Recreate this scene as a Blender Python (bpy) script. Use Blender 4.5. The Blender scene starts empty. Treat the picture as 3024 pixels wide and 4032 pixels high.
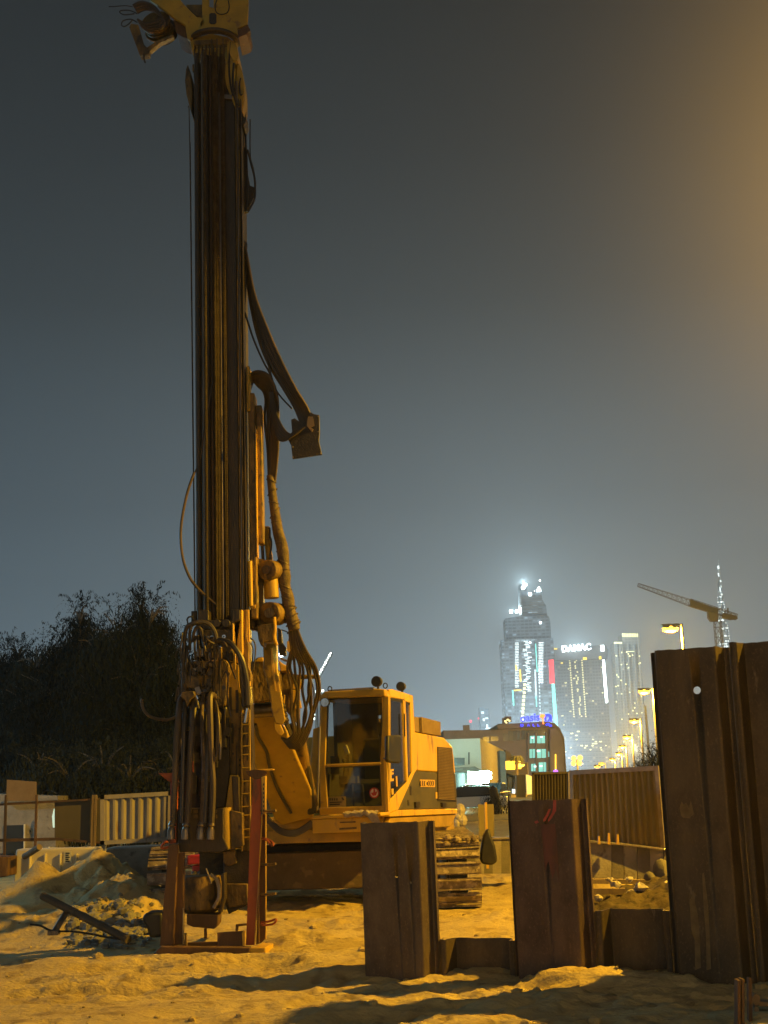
import bpy, math, random
import numpy as np
from mathutils import Vector, Matrix
random.seed(7); rng = np.random.default_rng(7)
scn = bpy.context.scene
# ------------------------------------------------------------------ camera
F = 5400.0; CX, CY = 1512.0, 2016.0
PITCH = math.atan(1069 / F); ROLL = math.radians(-2.2); H = 1.72
cam_d = bpy.data.cameras.new("camera"); cam = bpy.data.objects.new("camera", cam_d)
scn.collection.objects.link(cam); scn.camera = cam
cam_d.sensor_fit = 'VERTICAL'; cam_d.sensor_height = 36.0; cam_d.lens = 36.0 * F / 4032
cam_d.clip_start = 0.1; cam_d.clip_end = 30000
cam.matrix_world = Matrix.Translation((0, 0, H)) @ Matrix.Rotation(math.pi / 2 + PITCH, 4, 'X') @ Matrix.Rotation(ROLL, 4, 'Z')
# ------------------------------------------------------------------ world: night sky lit by the city, with lens glare painted in
w = bpy.data.worlds.new("World"); scn.world = w; w.use_nodes = True
nt = w.node_tree; N = nt.nodes; L = nt.links
bg = N['Background']
tc = N.new('ShaderNodeTexCoord'); sep = N.new('ShaderNodeSeparateXYZ'); L.new(tc.outputs['Generated'], sep.inputs[0])
ramp = N.new('ShaderNodeValToRGB'); L.new(sep.outputs['Z'], ramp.inputs[0])
els = ramp.color_ramp.elements
els[0].position = 0.0; els[0].color = (.36, .42, .45, 1)
els[1].position = 1.0; els[1].color = (.030, .036, .040, 1)
for p_, c_ in ((.06, (.34, .395, .42)), (.13, (.235, .28, .295)), (.20, (.118, .140, .150)), (.34, (.036, .042, .045)), (.44, (.015, .0175, .020)), (.54, (.004, .005, .007)), (.66, (.010, .012, .013)), (.82, (.026, .031, .035))):
    e_ = els.new(p_); e_.color = c_ + (1,)
def glow(direction, power, colour):
    """a broad patch of colour mixed into the sky around one direction"""
    d = Vector(direction).normalized()
    dot = N.new('ShaderNodeVectorMath'); dot.operation = 'DOT_PRODUCT'; L.new(tc.outputs['Generated'], dot.inputs[0]); dot.inputs[1].default_value = d
    cl = N.new('ShaderNodeMath'); cl.operation = 'MAXIMUM'; L.new(dot.outputs['Value'], cl.inputs[0]); cl.inputs[1].default_value = 0
    pw = N.new('ShaderNodeMath'); pw.operation = 'POWER'; L.new(cl.outputs[0], pw.inputs[0]); pw.inputs[1].default_value = power
    mx = N.new('ShaderNodeVectorMath'); mx.operation = 'SCALE'; mx.inputs[0].default_value = colour; L.new(pw.outputs[0], mx.inputs['Scale'])
    return mx.outputs[0]
def vadd(a, b):
    ad = N.new('ShaderNodeVectorMath'); ad.operation = 'ADD'; L.new(a, ad.inputs[0]); L.new(b, ad.inputs[1]); return ad.outputs[0]
col = ramp.outputs[0]
col = vadd(col, glow((.44, .83, .36), 70, (.86, .44, .07)))  # lens glare of the lamp out at right, painted into the sky colour
col = vadd(col, glow((.36, .90, .30), 16, (.050, .026, .002)))  # wider, weaker rim of the same painted glare
col = vadd(col, glow((0, -1, .25), 1.4, (.06, .07, .074)))
dk = glow((-.48, .80, .36), 5, (.70, .50, .30))
sb = N.new('ShaderNodeVectorMath'); sb.operation = 'MULTIPLY'
inv = N.new('ShaderNodeVectorMath'); inv.operation = 'SUBTRACT'; inv.inputs[0].default_value = (1, 1, 1); L.new(dk, inv.inputs[1])
L.new(col, sb.inputs[0]); L.new(inv.outputs[0], sb.inputs[1])
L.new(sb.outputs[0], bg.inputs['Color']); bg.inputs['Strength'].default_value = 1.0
scn.view_settings.view_transform = 'Standard'; scn.view_settings.look = 'None'
scn.view_settings.exposure = 0.0; scn.view_settings.gamma = 1.0
try: scn.cycles.use_denoising = True
except Exception: pass
scn.cycles.max_bounces = 6; scn.cycles.volume_bounces = 0; scn.cycles.sample_clamp_indirect = 4.0
SODIUM = (1.0, .54, .03)
LAMP_W = 15500.0

# ------------------------------------------------------------------ pixel rays
def ray(px, py):
    x = (px - CX) / F; y = -(py - CY) / F
    c, s = math.cos(ROLL), math.sin(ROLL)
    x, y = x * c - y * s, x * s + y * c
    a = math.pi / 2 + PITCH
    return Vector((x, y * math.cos(a) + math.sin(a), y * math.sin(a) - math.cos(a)))
def P(px, py, Y):
    d = ray(px, py); return Vector((0, 0, H)) + d * (Y / d.y)
def HIT(px, py, pt, n):
    d = ray(px, py); o = Vector((0, 0, H)); return o + d * ((Vector(pt) - o).dot(n) / d.dot(n))
def ZM(ox, oy, s, pts):
    return [(ox + x / s, oy + y / s) for x, y in pts]

# ------------------------------------------------------------------ materials
MATS = {}
def mat(name, c1, c2=None, rough=.6, metal=0.0, scale=4.0, stretch=1.0, bump=0.0, bscale=30.0, contrast=(.35, .65), c3=None, c3amt=.6, spec=.5, coat=0.0, detail=6):
    m = bpy.data.materials.new(name); m.use_nodes = True; MATS[name] = m
    n = m.node_tree.nodes; l = m.node_tree.links; b = n['Principled BSDF']
    b.inputs['Roughness'].default_value = rough; b.inputs['Metallic'].default_value = metal
    b.inputs['Specular IOR Level'].default_value = spec; b.inputs['Coat Weight'].default_value = coat
    b.inputs['Base Color'].default_value = tuple(c1) + (1,)
    tcn = n.new('ShaderNodeTexCoord'); mp = n.new('ShaderNodeMapping'); l.new(tcn.outputs['Object'], mp.inputs[0])
    mp.inputs['Scale'].default_value = (1, 1, 1 / stretch)
    if c2 is not None:
        nz = n.new('ShaderNodeTexNoise'); nz.inputs['Scale'].default_value = scale; nz.inputs['Detail'].default_value = detail
        nz.inputs['Roughness'].default_value = .62
        l.new(mp.outputs[0], nz.inputs['Vector'])
        cr = n.new('ShaderNodeValToRGB'); cr.color_ramp.elements[0].position = contrast[0]; cr.color_ramp.elements[1].position = contrast[1]
        cr.color_ramp.elements[0].color = tuple(c1) + (1,); cr.color_ramp.elements[1].color = tuple(c2) + (1,)
        l.new(nz.outputs[0], cr.inputs[0]); out = cr.outputs[0]
        if c3 is not None:
            n3 = n.new('ShaderNodeTexNoise'); n3.inputs['Scale'].default_value = scale * 2.7; n3.inputs['Detail'].default_value = 8; l.new(mp.outputs[0], n3.inputs['Vector'])
            r3 = n.new('ShaderNodeValToRGB'); r3.color_ramp.elements[0].position = c3amt - .04; r3.color_ramp.elements[1].position = c3amt + .05; l.new(n3.outputs[0], r3.inputs[0])
            mx = n.new('ShaderNodeMix'); mx.data_type = 'RGBA'; l.new(r3.outputs[0], mx.inputs[0]); l.new(out, mx.inputs[6]); mx.inputs[7].default_value = tuple(c3) + (1,); out = mx.outputs[2]
        l.new(out, b.inputs['Base Color'])
        rr = n.new('ShaderNodeMapRange'); l.new(nz.outputs[0], rr.inputs[0]); rr.inputs[3].default_value = max(.05, rough - .15); rr.inputs[4].default_value = min(1, rough + .15)
        l.new(rr.outputs[0], b.inputs['Roughness'])
    if bump:
        nb = n.new('ShaderNodeTexNoise'); nb.inputs['Scale'].default_value = bscale; nb.inputs['Detail'].default_value = 6; l.new(mp.outputs[0], nb.inputs['Vector'])
        bp = n.new('ShaderNodeBump'); bp.inputs['Strength'].default_value = min(1, bump); bp.inputs['Distance'].default_value = .02; l.new(nb.outputs[0], bp.inputs['Height']); l.new(bp.outputs[0], b.inputs['Normal'])
    return m
def emis(name, colour, strength, sample=False):
    m = bpy.data.materials.new(name); m.use_nodes = True; MATS[name] = m
    b = m.node_tree.nodes['Principled BSDF']; b.inputs['Base Color'].default_value = tuple(min(.8, c) for c in colour) + (1,)
    b.inputs['Emission Color'].default_value = tuple(colour) + (1,); b.inputs['Emission Strength'].default_value = strength
    if not sample:
        m.cycles.emission_sampling = 'NONE'
    return m
def rope_mat(name, c1, c2, scale):
    m = mat(name, c1, c2, rough=.5, metal=.4, scale=9)
    n = m.node_tree.nodes; l = m.node_tree.links; b = n['Principled BSDF']
    tcn = n.new('ShaderNodeTexCoord'); wv = n.new('ShaderNodeTexWave'); wv.bands_direction = 'Z'; wv.inputs['Scale'].default_value = scale; wv.inputs['Distortion'].default_value = .6
    l.new(tcn.outputs['Object'], wv.inputs['Vector'])
    bp = n.new('ShaderNodeBump'); bp.inputs['Strength'].default_value = 1; bp.inputs['Distance'].default_value = .02; l.new(wv.outputs[0], bp.inputs['Height']); l.new(bp.outputs[0], b.inputs['Normal'])
    return m

mat('yellow', (.45, .285, .022), (.30, .195, .020), rough=.5, scale=2.5, bump=.15, bscale=60, c3=(.20, .12, .035), c3amt=.66)
mat('yellow_clean', (.70, .42, .03), (.55, .34, .03), rough=.42, scale=2.2, stretch=3, bump=.08, bscale=60, c3=(.30, .18, .07), c3amt=.63)
mat('yellow_dirty', (.25, .15, .028), (.05, .036, .020), rough=.55, scale=6, stretch=2.0, bump=.7, bscale=26, contrast=(.34, .66), c3=(.035, .027, .018), c3amt=.62)
mat('dusty_steel', (.115, .078, .040), (.075, .052, .030), rough=.75, scale=2.5, bump=.3, c3=(.16, .11, .055), c3amt=.62)
mat('grease', (.035, .027, .020), (.07, .05, .032), rough=.45, metal=.35, scale=7, stretch=4, bump=.4, bscale=50)
mat('grease_dark', (.022, .019, .016), (.05, .038, .028), rough=.5, metal=.2, scale=9, bump=.4, bscale=50)
mat('steel', (.14, .12, .10), (.24, .19, .14), rough=.32, metal=.8, scale=9, stretch=6, bump=.1)
mat('chrome', (.55, .52, .48), (.40, .36, .30), rough=.18, metal=1, scale=12)
mat('rusty_mast', (.14, .075, .035), (.07, .045, .03), rough=.6, metal=.3, scale=6, stretch=8, bump=.3, bscale=50)
rope_mat('rope', (.16, .12, .08), (.09, .065, .045), 16)
rope_mat('rope_fine', (.15, .12, .085), (.08, .062, .042), 30)
mat('rubber', (.025, .022, .020), (.055, .042, .030), rough=.42, scale=6, stretch=3, spec=.6)
mat('hose_brown', (.10, .068, .042), (.045, .034, .026), rough=.5, scale=5, stretch=3, bump=.15)
mat('hose_wrap', (.13, .09, .052), (.055, .04, .028), rough=.75, scale=9, bump=1, bscale=16)
mat('red_orange', (.42, .085, .02), (.26, .065, .02), rough=.55, scale=3, stretch=3, bump=.2, c3=(.14, .06, .03), c3amt=.62)
mat('rust_frame', (.13, .065, .025), (.085, .045, .02), rough=.65, scale=4, stretch=5, bump=.4, bscale=40, c3=(.18, .095, .035), c3amt=.66)
mat('charcoal', (.062, .056, .050), (.10, .085, .065), rough=.6, scale=3, bump=.1)
mat('black', (.012, .012, .013), (.03, .028, .025), rough=.5, scale=8)
mat('tan_box', (.24, .17, .10), (.18, .12, .07), rough=.7, scale=3)
mat('shoe', (.30, .24, .17), (.12, .09, .065), rough=.7, metal=.2, scale=4, bump=.5, bscale=25, c3=(.42, .34, .24), c3amt=.56)
mat('seat', (.03, .03, .032), (.05, .047, .045), rough=.9, scale=20)
mat('rag', (.42, .36, .30), (.28, .22, .17), rough=.95, scale=9, bump=.4)
mat('paper', (.62, .60, .52), (.52, .50, .44), rough=.8, scale=6)
mat('red_paint', (.50, .03, .02), (.3, .02, .015), rough=.4, scale=4)
mat('white_paint', (.75, .74, .70), (.62, .60, .56), rough=.6, scale=3)
mat('concrete', (.30, .27, .23), (.20, .18, .15), rough=.9, scale=3, bump=.4, c3=(.14, .12, .10), c3amt=.66)
mat('concrete_dark', (.12, .11, .095), (.18, .16, .14), rough=.9, scale=3, bump=.4)
mat('barrier_plastic', (.62, .56, .44), (.50, .44, .34), rough=.65, scale=2.5, bump=.1, c3=(.32, .27, .20), c3amt=.68)
mat('hoarding_white', (.34, .31, .27), (.24, .21, .18), rough=.55, scale=3, stretch=3, bump=.1, c3=(.22, .14, .08), c3amt=.66)
mat('earth', (.060, .043, .026), (.10, .072, .042), rough=.95, scale=4, bump=1, bscale=14, c3=(.035, .026, .017), c3amt=.58)  # dark tone stands in for the shade behind the piles
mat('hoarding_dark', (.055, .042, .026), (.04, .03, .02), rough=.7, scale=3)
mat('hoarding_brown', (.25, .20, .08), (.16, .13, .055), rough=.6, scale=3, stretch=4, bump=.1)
mat('galv', (.34, .30, .24), (.24, .20, .15), rough=.45, metal=.5, scale=6)
mat('wood', (.26, .19, .11), (.17, .12, .07), rough=.8, scale=4, stretch=6, bump=.3)
mat('bag_white', (.55, .50, .42), (.36, .31, .24), rough=.8, scale=6, bump=.6)
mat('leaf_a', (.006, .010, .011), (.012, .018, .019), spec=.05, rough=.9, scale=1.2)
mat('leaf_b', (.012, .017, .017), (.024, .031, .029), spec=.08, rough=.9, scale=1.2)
mat('bark', (.09, .075, .06), (.06, .05, .04), rough=.9, scale=6, stretch=4, bump=.6)
mat('asphalt', (.05, .05, .052), (.065, .063, .06), rough=.75, scale=2, bump=.3, bscale=120)
mat('tower_dark', (.10, .11, .12), (.14, .15, .16), rough=.4, scale=.05)
mat('building_tan', (.20, .165, .14), (.16, .13, .11), rough=.85, scale=.4)
mat('building_white', (.68, .72, .70), (.60, .64, .62), rough=.8, scale=.3)
mat('crane_paint', (.16, .11, .055), (.12, .085, .045), rough=.6, scale=1)
mat('pipe', (.13, .105, .075), (.085, .07, .05), rough=.55, metal=.4, scale=6, bump=.3)
mat('car_dark', (.03, .033, .04), rough=.25, coat=.6)
mat('car_white', (.6, .62, .62), rough=.25, coat=.6)
mat('mesh_green', (.075, .065, .050), (.10, .085, .065), rough=.9, scale=1.5)
mat('window_dark', (.02, .025, .03), rough=.12, spec=.8)
emis('lamp_on', (1.0, .42, .04), 7); emis('white_on', (.80, .95, 1.0), 10); emis('led_white', (.85, 1.0, .88), 5)
emis('sign_white', (.55, 1.0, .86), 22, True); emis('damac_white', (.85, .97, 1.0), 8); emis('sign_blue', (.02, .04, .95), 2.4)
emis('sign_orange', (1.0, .22, .03), 2.6); emis('led_red', (1.0, .015, .03), 1.9); emis('led_teal', (.20, .95, .75), 1.9)
emis('win_warm', (1.0, .86, .40), 1.35); emis('win_white', (.75, .95, 1.0), 1.3); emis('win_teal', (.16, .62, .62), .75)
emis('burj_light', (.72, .84, .84), 4.5); emis('sign_yellow', (1.0, .62, .05), 2.2); emis('red_dot', (1.0, .05, .08), 3)
emis('purple', (.35, .1, 1.0), 2.5)

# rust of the sheet piles: dark brown streaks running down, a few ochre washes and bare scratches
def pile_mat(name, base, alt, ochre, seed):
    m = bpy.data.materials.new(name); m.use_nodes = True; MATS[name] = m
    n = m.node_tree.nodes; l = m.node_tree.links; b = n['Principled BSDF']; b.inputs['Roughness'].default_value = .5; b.inputs['Metallic'].default_value = .35
    t = n.new('ShaderNodeTexCoord')
    def noise(sc, st, det=6, off=0):
        mp = n.new('ShaderNodeMapping'); l.new(t.outputs['Object'], mp.inputs[0]); mp.inputs['Scale'].default_value = (1, 1, 1 / st); mp.inputs['Location'].default_value = (seed * 3.1 + off, off, seed)
        z = n.new('ShaderNodeTexNoise'); z.inputs['Scale'].default_value = sc; z.inputs['Detail'].default_value = det; z.inputs['Roughness'].default_value = .65; l.new(mp.outputs[0], z.inputs['Vector']); return z.outputs[0]
    def rmp(src, a, c):
        r = n.new('ShaderNodeValToRGB'); r.color_ramp.elements[0].position = a; r.color_ramp.elements[1].position = c; l.new(src, r.inputs[0]); return r.outputs[0]
    def mix(f, a, c):
        mx = n.new('ShaderNodeMix'); mx.data_type = 'RGBA'; l.new(f, mx.inputs[0])
        for s_, v in ((6, a), (7, c)):
            if isinstance(v, tuple): mx.inputs[s_].default_value = v + (1,)
            else: l.new(v, mx.inputs[s_])
        return mx.outputs[2]
    c = mix(rmp(noise(4.0, 5, 7), .38, .64), base, alt)
    c = mix(rmp(noise(3.0, 1.6, 9, 4), .44, .66), c, (base[0] * .5, base[1] * .48, base[2] * .5))
    c = mix(rmp(noise(5.5, 3.5, 9, 9), .62, .70), c, ochre)
    c = mix(rmp(noise(55, 1.5, 3, 1), .55, .75), c, (base[0] * 1.25, base[1] * 1.2, base[2] * 1.1))
    l.new(c, b.inputs['Base Color'])
    bp = n.new('ShaderNodeBump'); bp.inputs['Strength'].default_value = .35; bp.inputs['Distance'].default_value = .01; l.new(noise(40, 2, 8, 2), bp.inputs['Height']); l.new(bp.outputs[0], b.inputs['Normal'])
    return m
pile_mat('pile_rust', (.145, .108, .074), (.095, .072, .052), (.26, .21, .14), 1)
pile_mat('pile_red', (.140, .092, .066), (.095, .066, .050), (.24, .15, .10), 2)
pile_mat('pile_brown', (.130, .094, .050), (.082, .060, .034), (.25, .195, .11), 3)

# ------------------------------------------------------------------ mesh builder
class MB:
    def __init__(s): s.v = []; s.f = []
    def add(s, vs, fs):
        k = len(s.v); s.v += [tuple(v) for v in vs]; s.f += [tuple(i + k for i in f) for f in fs]; return s
    def box(s, c, d, M=None):
        hx, hy, hz = d[0] / 2, d[1] / 2, d[2] / 2
        vs = [Vector((x * hx, y * hy, z * hz)) for x in (-1, 1) for y in (-1, 1) for z in (-1, 1)]
        if M is not None: vs = [M @ v for v in vs]
        vs = [v + Vector(c) for v in vs]
        return s.add(vs, [(0, 1, 3, 2), (4, 6, 7, 5), (0, 4, 5, 1), (2, 3, 7, 6), (0, 2, 6, 4), (1, 5, 7, 3)])
    def prism(s, pts, vec):
        n = len(pts); vec = Vector(vec); a = [Vector(p) for p in pts]; b = [p + vec for p in a]
        nn = Vector((0, 0, 0))
        for i in range(n):
            p, q = a[i], a[(i + 1) % n]; nn += p.cross(q)
        fs = [tuple(range(n)), tuple(range(2 * n - 1, n - 1, -1))] + [(i, i + n, (i + 1) % n + n, (i + 1) % n) for i in range(n)]
        if nn.dot(vec) > 0: fs = [f[::-1] for f in fs]
        return s.add(a + b, fs)
    def tube(s, pts, r, n=8, smooth=True, cap=True):
        pts = [Vector(p) for p in pts]
        if smooth and len(pts) > 2:
            out = []
            for i in range(len(pts) - 1):
                p0 = pts[max(i - 1, 0)]; p1 = pts[i]; p2 = pts[i + 1]; p3 = pts[min(i + 2, len(pts) - 1)]
                for k in range(6):
                    t = k / 6
                    out.append(.5 * ((2 * p1) + (p2 - p0) * t + (2 * p0 - 5 * p1 + 4 * p2 - p3) * t * t + (3 * p1 - p0 - 3 * p2 + p3) * t ** 3))
            out.append(pts[-1]); pts = out
        m = len(pts); rs = r if isinstance(r, (list, tuple)) else None
        vs = []; fs = []; prev = None
        for i, p in enumerate(pts):
            d = (pts[min(i + 1, m - 1)] - pts[max(i - 1, 0)])
            if d.length < 1e-9: d = Vector((0, 0, 1))
            d.normalize()
            if prev is None:
                up = Vector((0, 0, 1)) if abs(d.z) < .9 else Vector((0, 1, 0)); a = d.cross(up).normalized()
            else:
                a = (prev - d * prev.dot(d)).normalized()
            prev = a; b = d.cross(a)
            if rs:
                t = i / max(1, m - 1) * (len(rs) - 1); j = min(int(t), len(rs) - 2); rr = rs[j] * (1 - (t - j)) + rs[j + 1] * (t - j)
            else: rr = r
            for k in range(n):
                an = 2 * math.pi * k / n; vs.append(p + (a * math.cos(an) + b * math.sin(an)) * rr)
        for i in range(m - 1):
            for k in range(n):
                k2 = (k + 1) % n; fs.append((i * n + k, i * n + k2, (i + 1) * n + k2, (i + 1) * n + k))
        if cap: fs += [tuple(range(n - 1, -1, -1)), tuple((m - 1) * n + k for k in range(n))]
        return s.add(vs, fs)
    def cyl(s, a, b, r, n=20): return s.tube([a, b], r, n, smooth=False)
    def sphere(s, c, r, n=10):
        c = Vector(c); r = (r, r, r) if not isinstance(r, (list, tuple)) else r
        vs = [c + Vector((0, 0, -r[2]))]; m = n // 2
        for i in range(1, m):
            ph = math.pi * i / m
            for k in range(n):
                t = 2 * math.pi * k / n; vs.append(c + Vector((r[0] * math.sin(ph) * math.cos(t), r[1] * math.sin(ph) * math.sin(t), -r[2] * math.cos(ph))))
        vs.append(c + Vector((0, 0, r[2]))); fs = []
        for k in range(n): fs.append((0, 1 + (k + 1) % n, 1 + k)); fs.append((len(vs) - 1, 1 + (m - 2) * n + k, 1 + (m - 2) * n + (k + 1) % n))
        for i in range(m - 2):
            for k in range(n):
                k2 = (k + 1) % n; fs.append((1 + i * n + k, 1 + i * n + k2, 1 + (i + 1) * n + k2, 1 + (i + 1) * n + k))
        return s.add(vs, fs)
ORG = {}
def make_mesh(name, mb, m, org, sharp=35):
    me = bpy.data.meshes.new(name)
    v = np.asarray([tuple(x) for x in mb.v], dtype=float) - np.asarray(tuple(org))
    me.from_pydata(v.tolist(), [], mb.f); me.update()
    if sharp:
        me.polygons.foreach_set('use_smooth', [True] * len(me.polygons)); me.set_sharp_from_angle(angle=math.radians(sharp))
    me.materials.append(MATS[m] if isinstance(m, str) else m)
    return me
def tag(o, label=None, cat=None, group=None, kind=None):
    for k, v in (('label', label), ('category', cat), ('group', group), ('kind', kind)):
        if v: o[k] = v
    return o
def thing(name, label, cat, loc, group=None):
    o = bpy.data.objects.new(name, None); scn.collection.objects.link(o); o.empty_display_size = .3
    o.location = loc; ORG[o.name] = Vector(loc); return tag(o, label, cat, group)
SPLIT = {'binding', 'gusset', 'bolt', 'cable', 'bracket', 'slot', 'latch', 'reflector', 'fitting', 'mud_flap', 'panel_gap', 'scuff', 'window_sticker', 'rope_coil', 'pipe_clip'}
def islands(mb):
    p = list(range(len(mb.v)))
    def f(a):
        while p[a] != a: p[a] = p[p[a]]; a = p[a]
        return a
    for fc in mb.f:
        r = f(fc[0])
        for k in fc[1:]: p[f(k)] = r
    out = {}
    for fc in mb.f: out.setdefault(f(fc[0]), []).append(fc)
    res = []
    for fs in out.values():
        ids = sorted({k for fc in fs for k in fc}); mp = {k: i for i, k in enumerate(ids)}; q = MB(); q.v = [mb.v[k] for k in ids]; q.f = [tuple(mp[k] for k in fc) for fc in fs]; res.append(q)
    return res
def part(name, mb, m, parent, label=None, bevel=0, sharp=35):
    if name in SPLIT:
        o = None
        for q in islands(mb): o = part_(name, q, m, parent, label, bevel, sharp)
        return o
    return part_(name, mb, m, parent, label, bevel, sharp)
def part_(name, mb, m, parent, label=None, bevel=0, sharp=35):
    org = ORG[parent.name]
    o = bpy.data.objects.new(name, make_mesh(name, mb, m, org, sharp)); scn.collection.objects.link(o)
    o.parent = parent; ORG[o.name] = org
    if label: o['label'] = label
    if bevel:
        b = o.modifiers.new('bevel', 'BEVEL'); b.width = bevel; b.segments = 2; b.limit_method = 'ANGLE'; b.angle_limit = math.radians(40)
    return o
def solo(name, mb, m, label, cat, group=None, kind=None, bevel=0, sharp=35):
    v = np.asarray([tuple(x) for x in mb.v]); lo = v.min(0); hi = v.max(0)
    org = Vector(((lo[0] + hi[0]) / 2, (lo[1] + hi[1]) / 2, lo[2]))
    o = bpy.data.objects.new(name, make_mesh(name, mb, m, org, sharp)); scn.collection.objects.link(o); o.location = org; ORG[o.name] = org
    if bevel:
        b = o.modifiers.new('bevel', 'BEVEL'); b.width = bevel; b.segments = 2; b.limit_method = 'ANGLE'; b.angle_limit = math.radians(40)
    return tag(o, label, cat, group, kind)
def copy_tree(o, parent=None, loc=None):
    c = o.copy(); scn.collection.objects.link(c)
    if parent: c.parent = parent
    if loc is not None: c.location = loc
    for ch in list(o.children): copy_tree(ch, c)
    return c
def text_mb(s, size, extrude, spacing=1.0):
    cu = bpy.data.curves.new('t', 'FONT'); cu.body = s; cu.size = size; cu.extrude = extrude; cu.space_character = spacing; cu.align_x = 'CENTER'; cu.offset = size * .02
    ob = bpy.data.objects.new('t', cu); scn.collection.objects.link(ob)
    dg = bpy.context.evaluated_depsgraph_get(); me = bpy.data.meshes.new_from_object(ob.evaluated_get(dg))
    mb = MB(); mb.v = [tuple(v.co) for v in me.vertices]; mb.f = [tuple(p.vertices) for p in me.polygons]
    bpy.data.objects.remove(ob); bpy.data.curves.remove(cu); bpy.data.meshes.remove(me); return mb
def place_text(mb, at, right, up):
    r = Vector(right).normalized(); u = Vector(up).normalized(); n = r.cross(u)
    mb.v = [tuple(Vector(at) + r * v[0] + u * v[1] + n * v[2]) for v in mb.v]; return mb

# ------------------------------------------------------------------ noise
def vnoise(x, y, seed=0):
    r = np.random.default_rng(seed); T = r.random((256, 256))
    xi = np.floor(x).astype(int); yi = np.floor(y).astype(int); fx = x - xi; fy = y - yi
    fx = fx * fx * fx * (fx * (fx * 6 - 15) + 10); fy = fy * fy * fy * (fy * (fy * 6 - 15) + 10)
    g = lambda a, b: T[a & 255, b & 255]
    return (g(xi, yi) * (1 - fx) + g(xi + 1, yi) * fx) * (1 - fy) + (g(xi, yi + 1) * (1 - fx) + g(xi + 1, yi + 1) * fx) * fy - .5
def fbm(x, y, sc, o=4, seed=0, rough=.5):
    s = 0; a = 1
    for i in range(o):
        s = s + a * vnoise(x / sc * 2 ** i + 17.3 * i, y / sc * 2 ** i - 9.1 * i, seed + i); a *= rough
    return s
HEAPS = []
def heap(px, py, Y, sx, sy, rot=0, p=2.0, rough=.1):
    c = P(px, py, Y); HEAPS.append((c.x, c.y, max(c.z, .05), sx, sy, rot, p, rough))
heap(395, 3380, 22.0, .80, .8, 0, 1.6, .2)
heap(165, 3428, 21.6, .50, .6, 0, 1.6, .2)
heap(290, 3440, 21.8, .35, .5, 0, 1.6, .2)
heap(500, 3462, 19.6, .75, .8, .2, 2.2, .2)
heap(330, 3540, 18.8, .85, .7, .3, 2.0, .2)
heap(90, 3590, 18.4, 1.3, .45, 0, 2.4, .15)
heap(1000, 3650, 19.0, 1.0, .35, 0, 2.2, .1)
heap(2470, 3792, 12.55, .85, .38, 0, 1.7, .04)
heap(1210, 3688, 15.7, .46, .24, .1, 4.5, .25)
heap(1370, 3735, 15.5, .18, .2, 0, 2.0, .3)
heap(880, 3870, 13.2, .75, .32, .5, 2.2, .3)
heap(330, 3780, 14.6, .65, .30, .2, 2.5, .2)
heap(120, 3925, 12.8, .9, .4, .1, 2.2, .2)
heap(1500, 3955, 11.4, .9, .28, .15, 2.4, .15)
def ground_h(x, y):
    x = np.asarray(x, float); y = np.asarray(y, float)
    near = np.clip(1 - (y - 26) / 12, 0, 1) * np.clip(1 - (np.abs(x) - 14) / 10, 0, 1)
    ew = 1 + 0 * x
    flat = np.exp(-(((x + 2.0) / 1.1) ** 4 + ((y - 15.4) / .55) ** 4))           # levelled pad under the guide frame
    flat = np.maximum(flat, np.exp(-(((x - 1.0) / .7) ** 4 + ((y - 21.4) / 3.0) ** 4)))
    flat = np.maximum(flat, np.exp(-(((x + 3.05) / .7) ** 4 + ((y - 21.6) / 3.0) ** 4)))
    rg = np.clip(.5 + 2.2 * fbm(x, y, 1.7, 2, 90), 0, 1)                          # patches of churned and of smooth sand
    h = .19 * fbm(x, y * 1.4, 2.6, 3, 3) + (.025 + .055 * rg) * fbm(x, y * 1.5, .70, 3, 21)
    rd = fbm(x * .8 + .5 * y, y * 1.9, .5, 4, 40, .55); h = h + (.015 + .055 * rg) * (.25 - np.abs(rd)) * 2
    cl = fbm(x, y * 1.2, .13, 3, 60); h = h + .034 * rg * np.clip(cl, -.08, .5)
    for k_, (a0, a1) in enumerate(((12.05, .16), (13.55, .16))):                 # crawler ruts with cleat marks
        dd = y - (a0 + a1 * x + .12 * np.sin(x * .9)); h = h - .05 * np.exp(-(dd / .22) ** 4) * (1 + .35 * np.sin(x * 21)) * np.clip(.5 + 3 * fbm(x, y, 1.1, 2, 95), 0, 1)
    h = h  + .012 * fbm(x, y, .06, 2, 61)
    h = h * (1 - .85 * flat)
    hh = 0 * x
    for cx, cy, z, sx, sy, rot, p, ro in HEAPS:
        dx = x - cx; dy = y - cy; c, s = math.cos(rot), math.sin(rot); u = (dx * c + dy * s) / sx; v = (-dx * s + dy * c) / sy
        r = np.sqrt(u * u + v * v) * (1 + ro * 2.2 * fbm(x, y, .35, 3, 77))
        hh = np.maximum(hh, z * np.exp(-np.power(np.maximum(r, 1e-6), p) * .9) * (1 + ro * 1.2 * fbm(x, y, .18, 3, 88)))
    return (h + hh) * near
def gz(x, y): return float(ground_h(np.array([x]), np.array([y]))[0])

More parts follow.
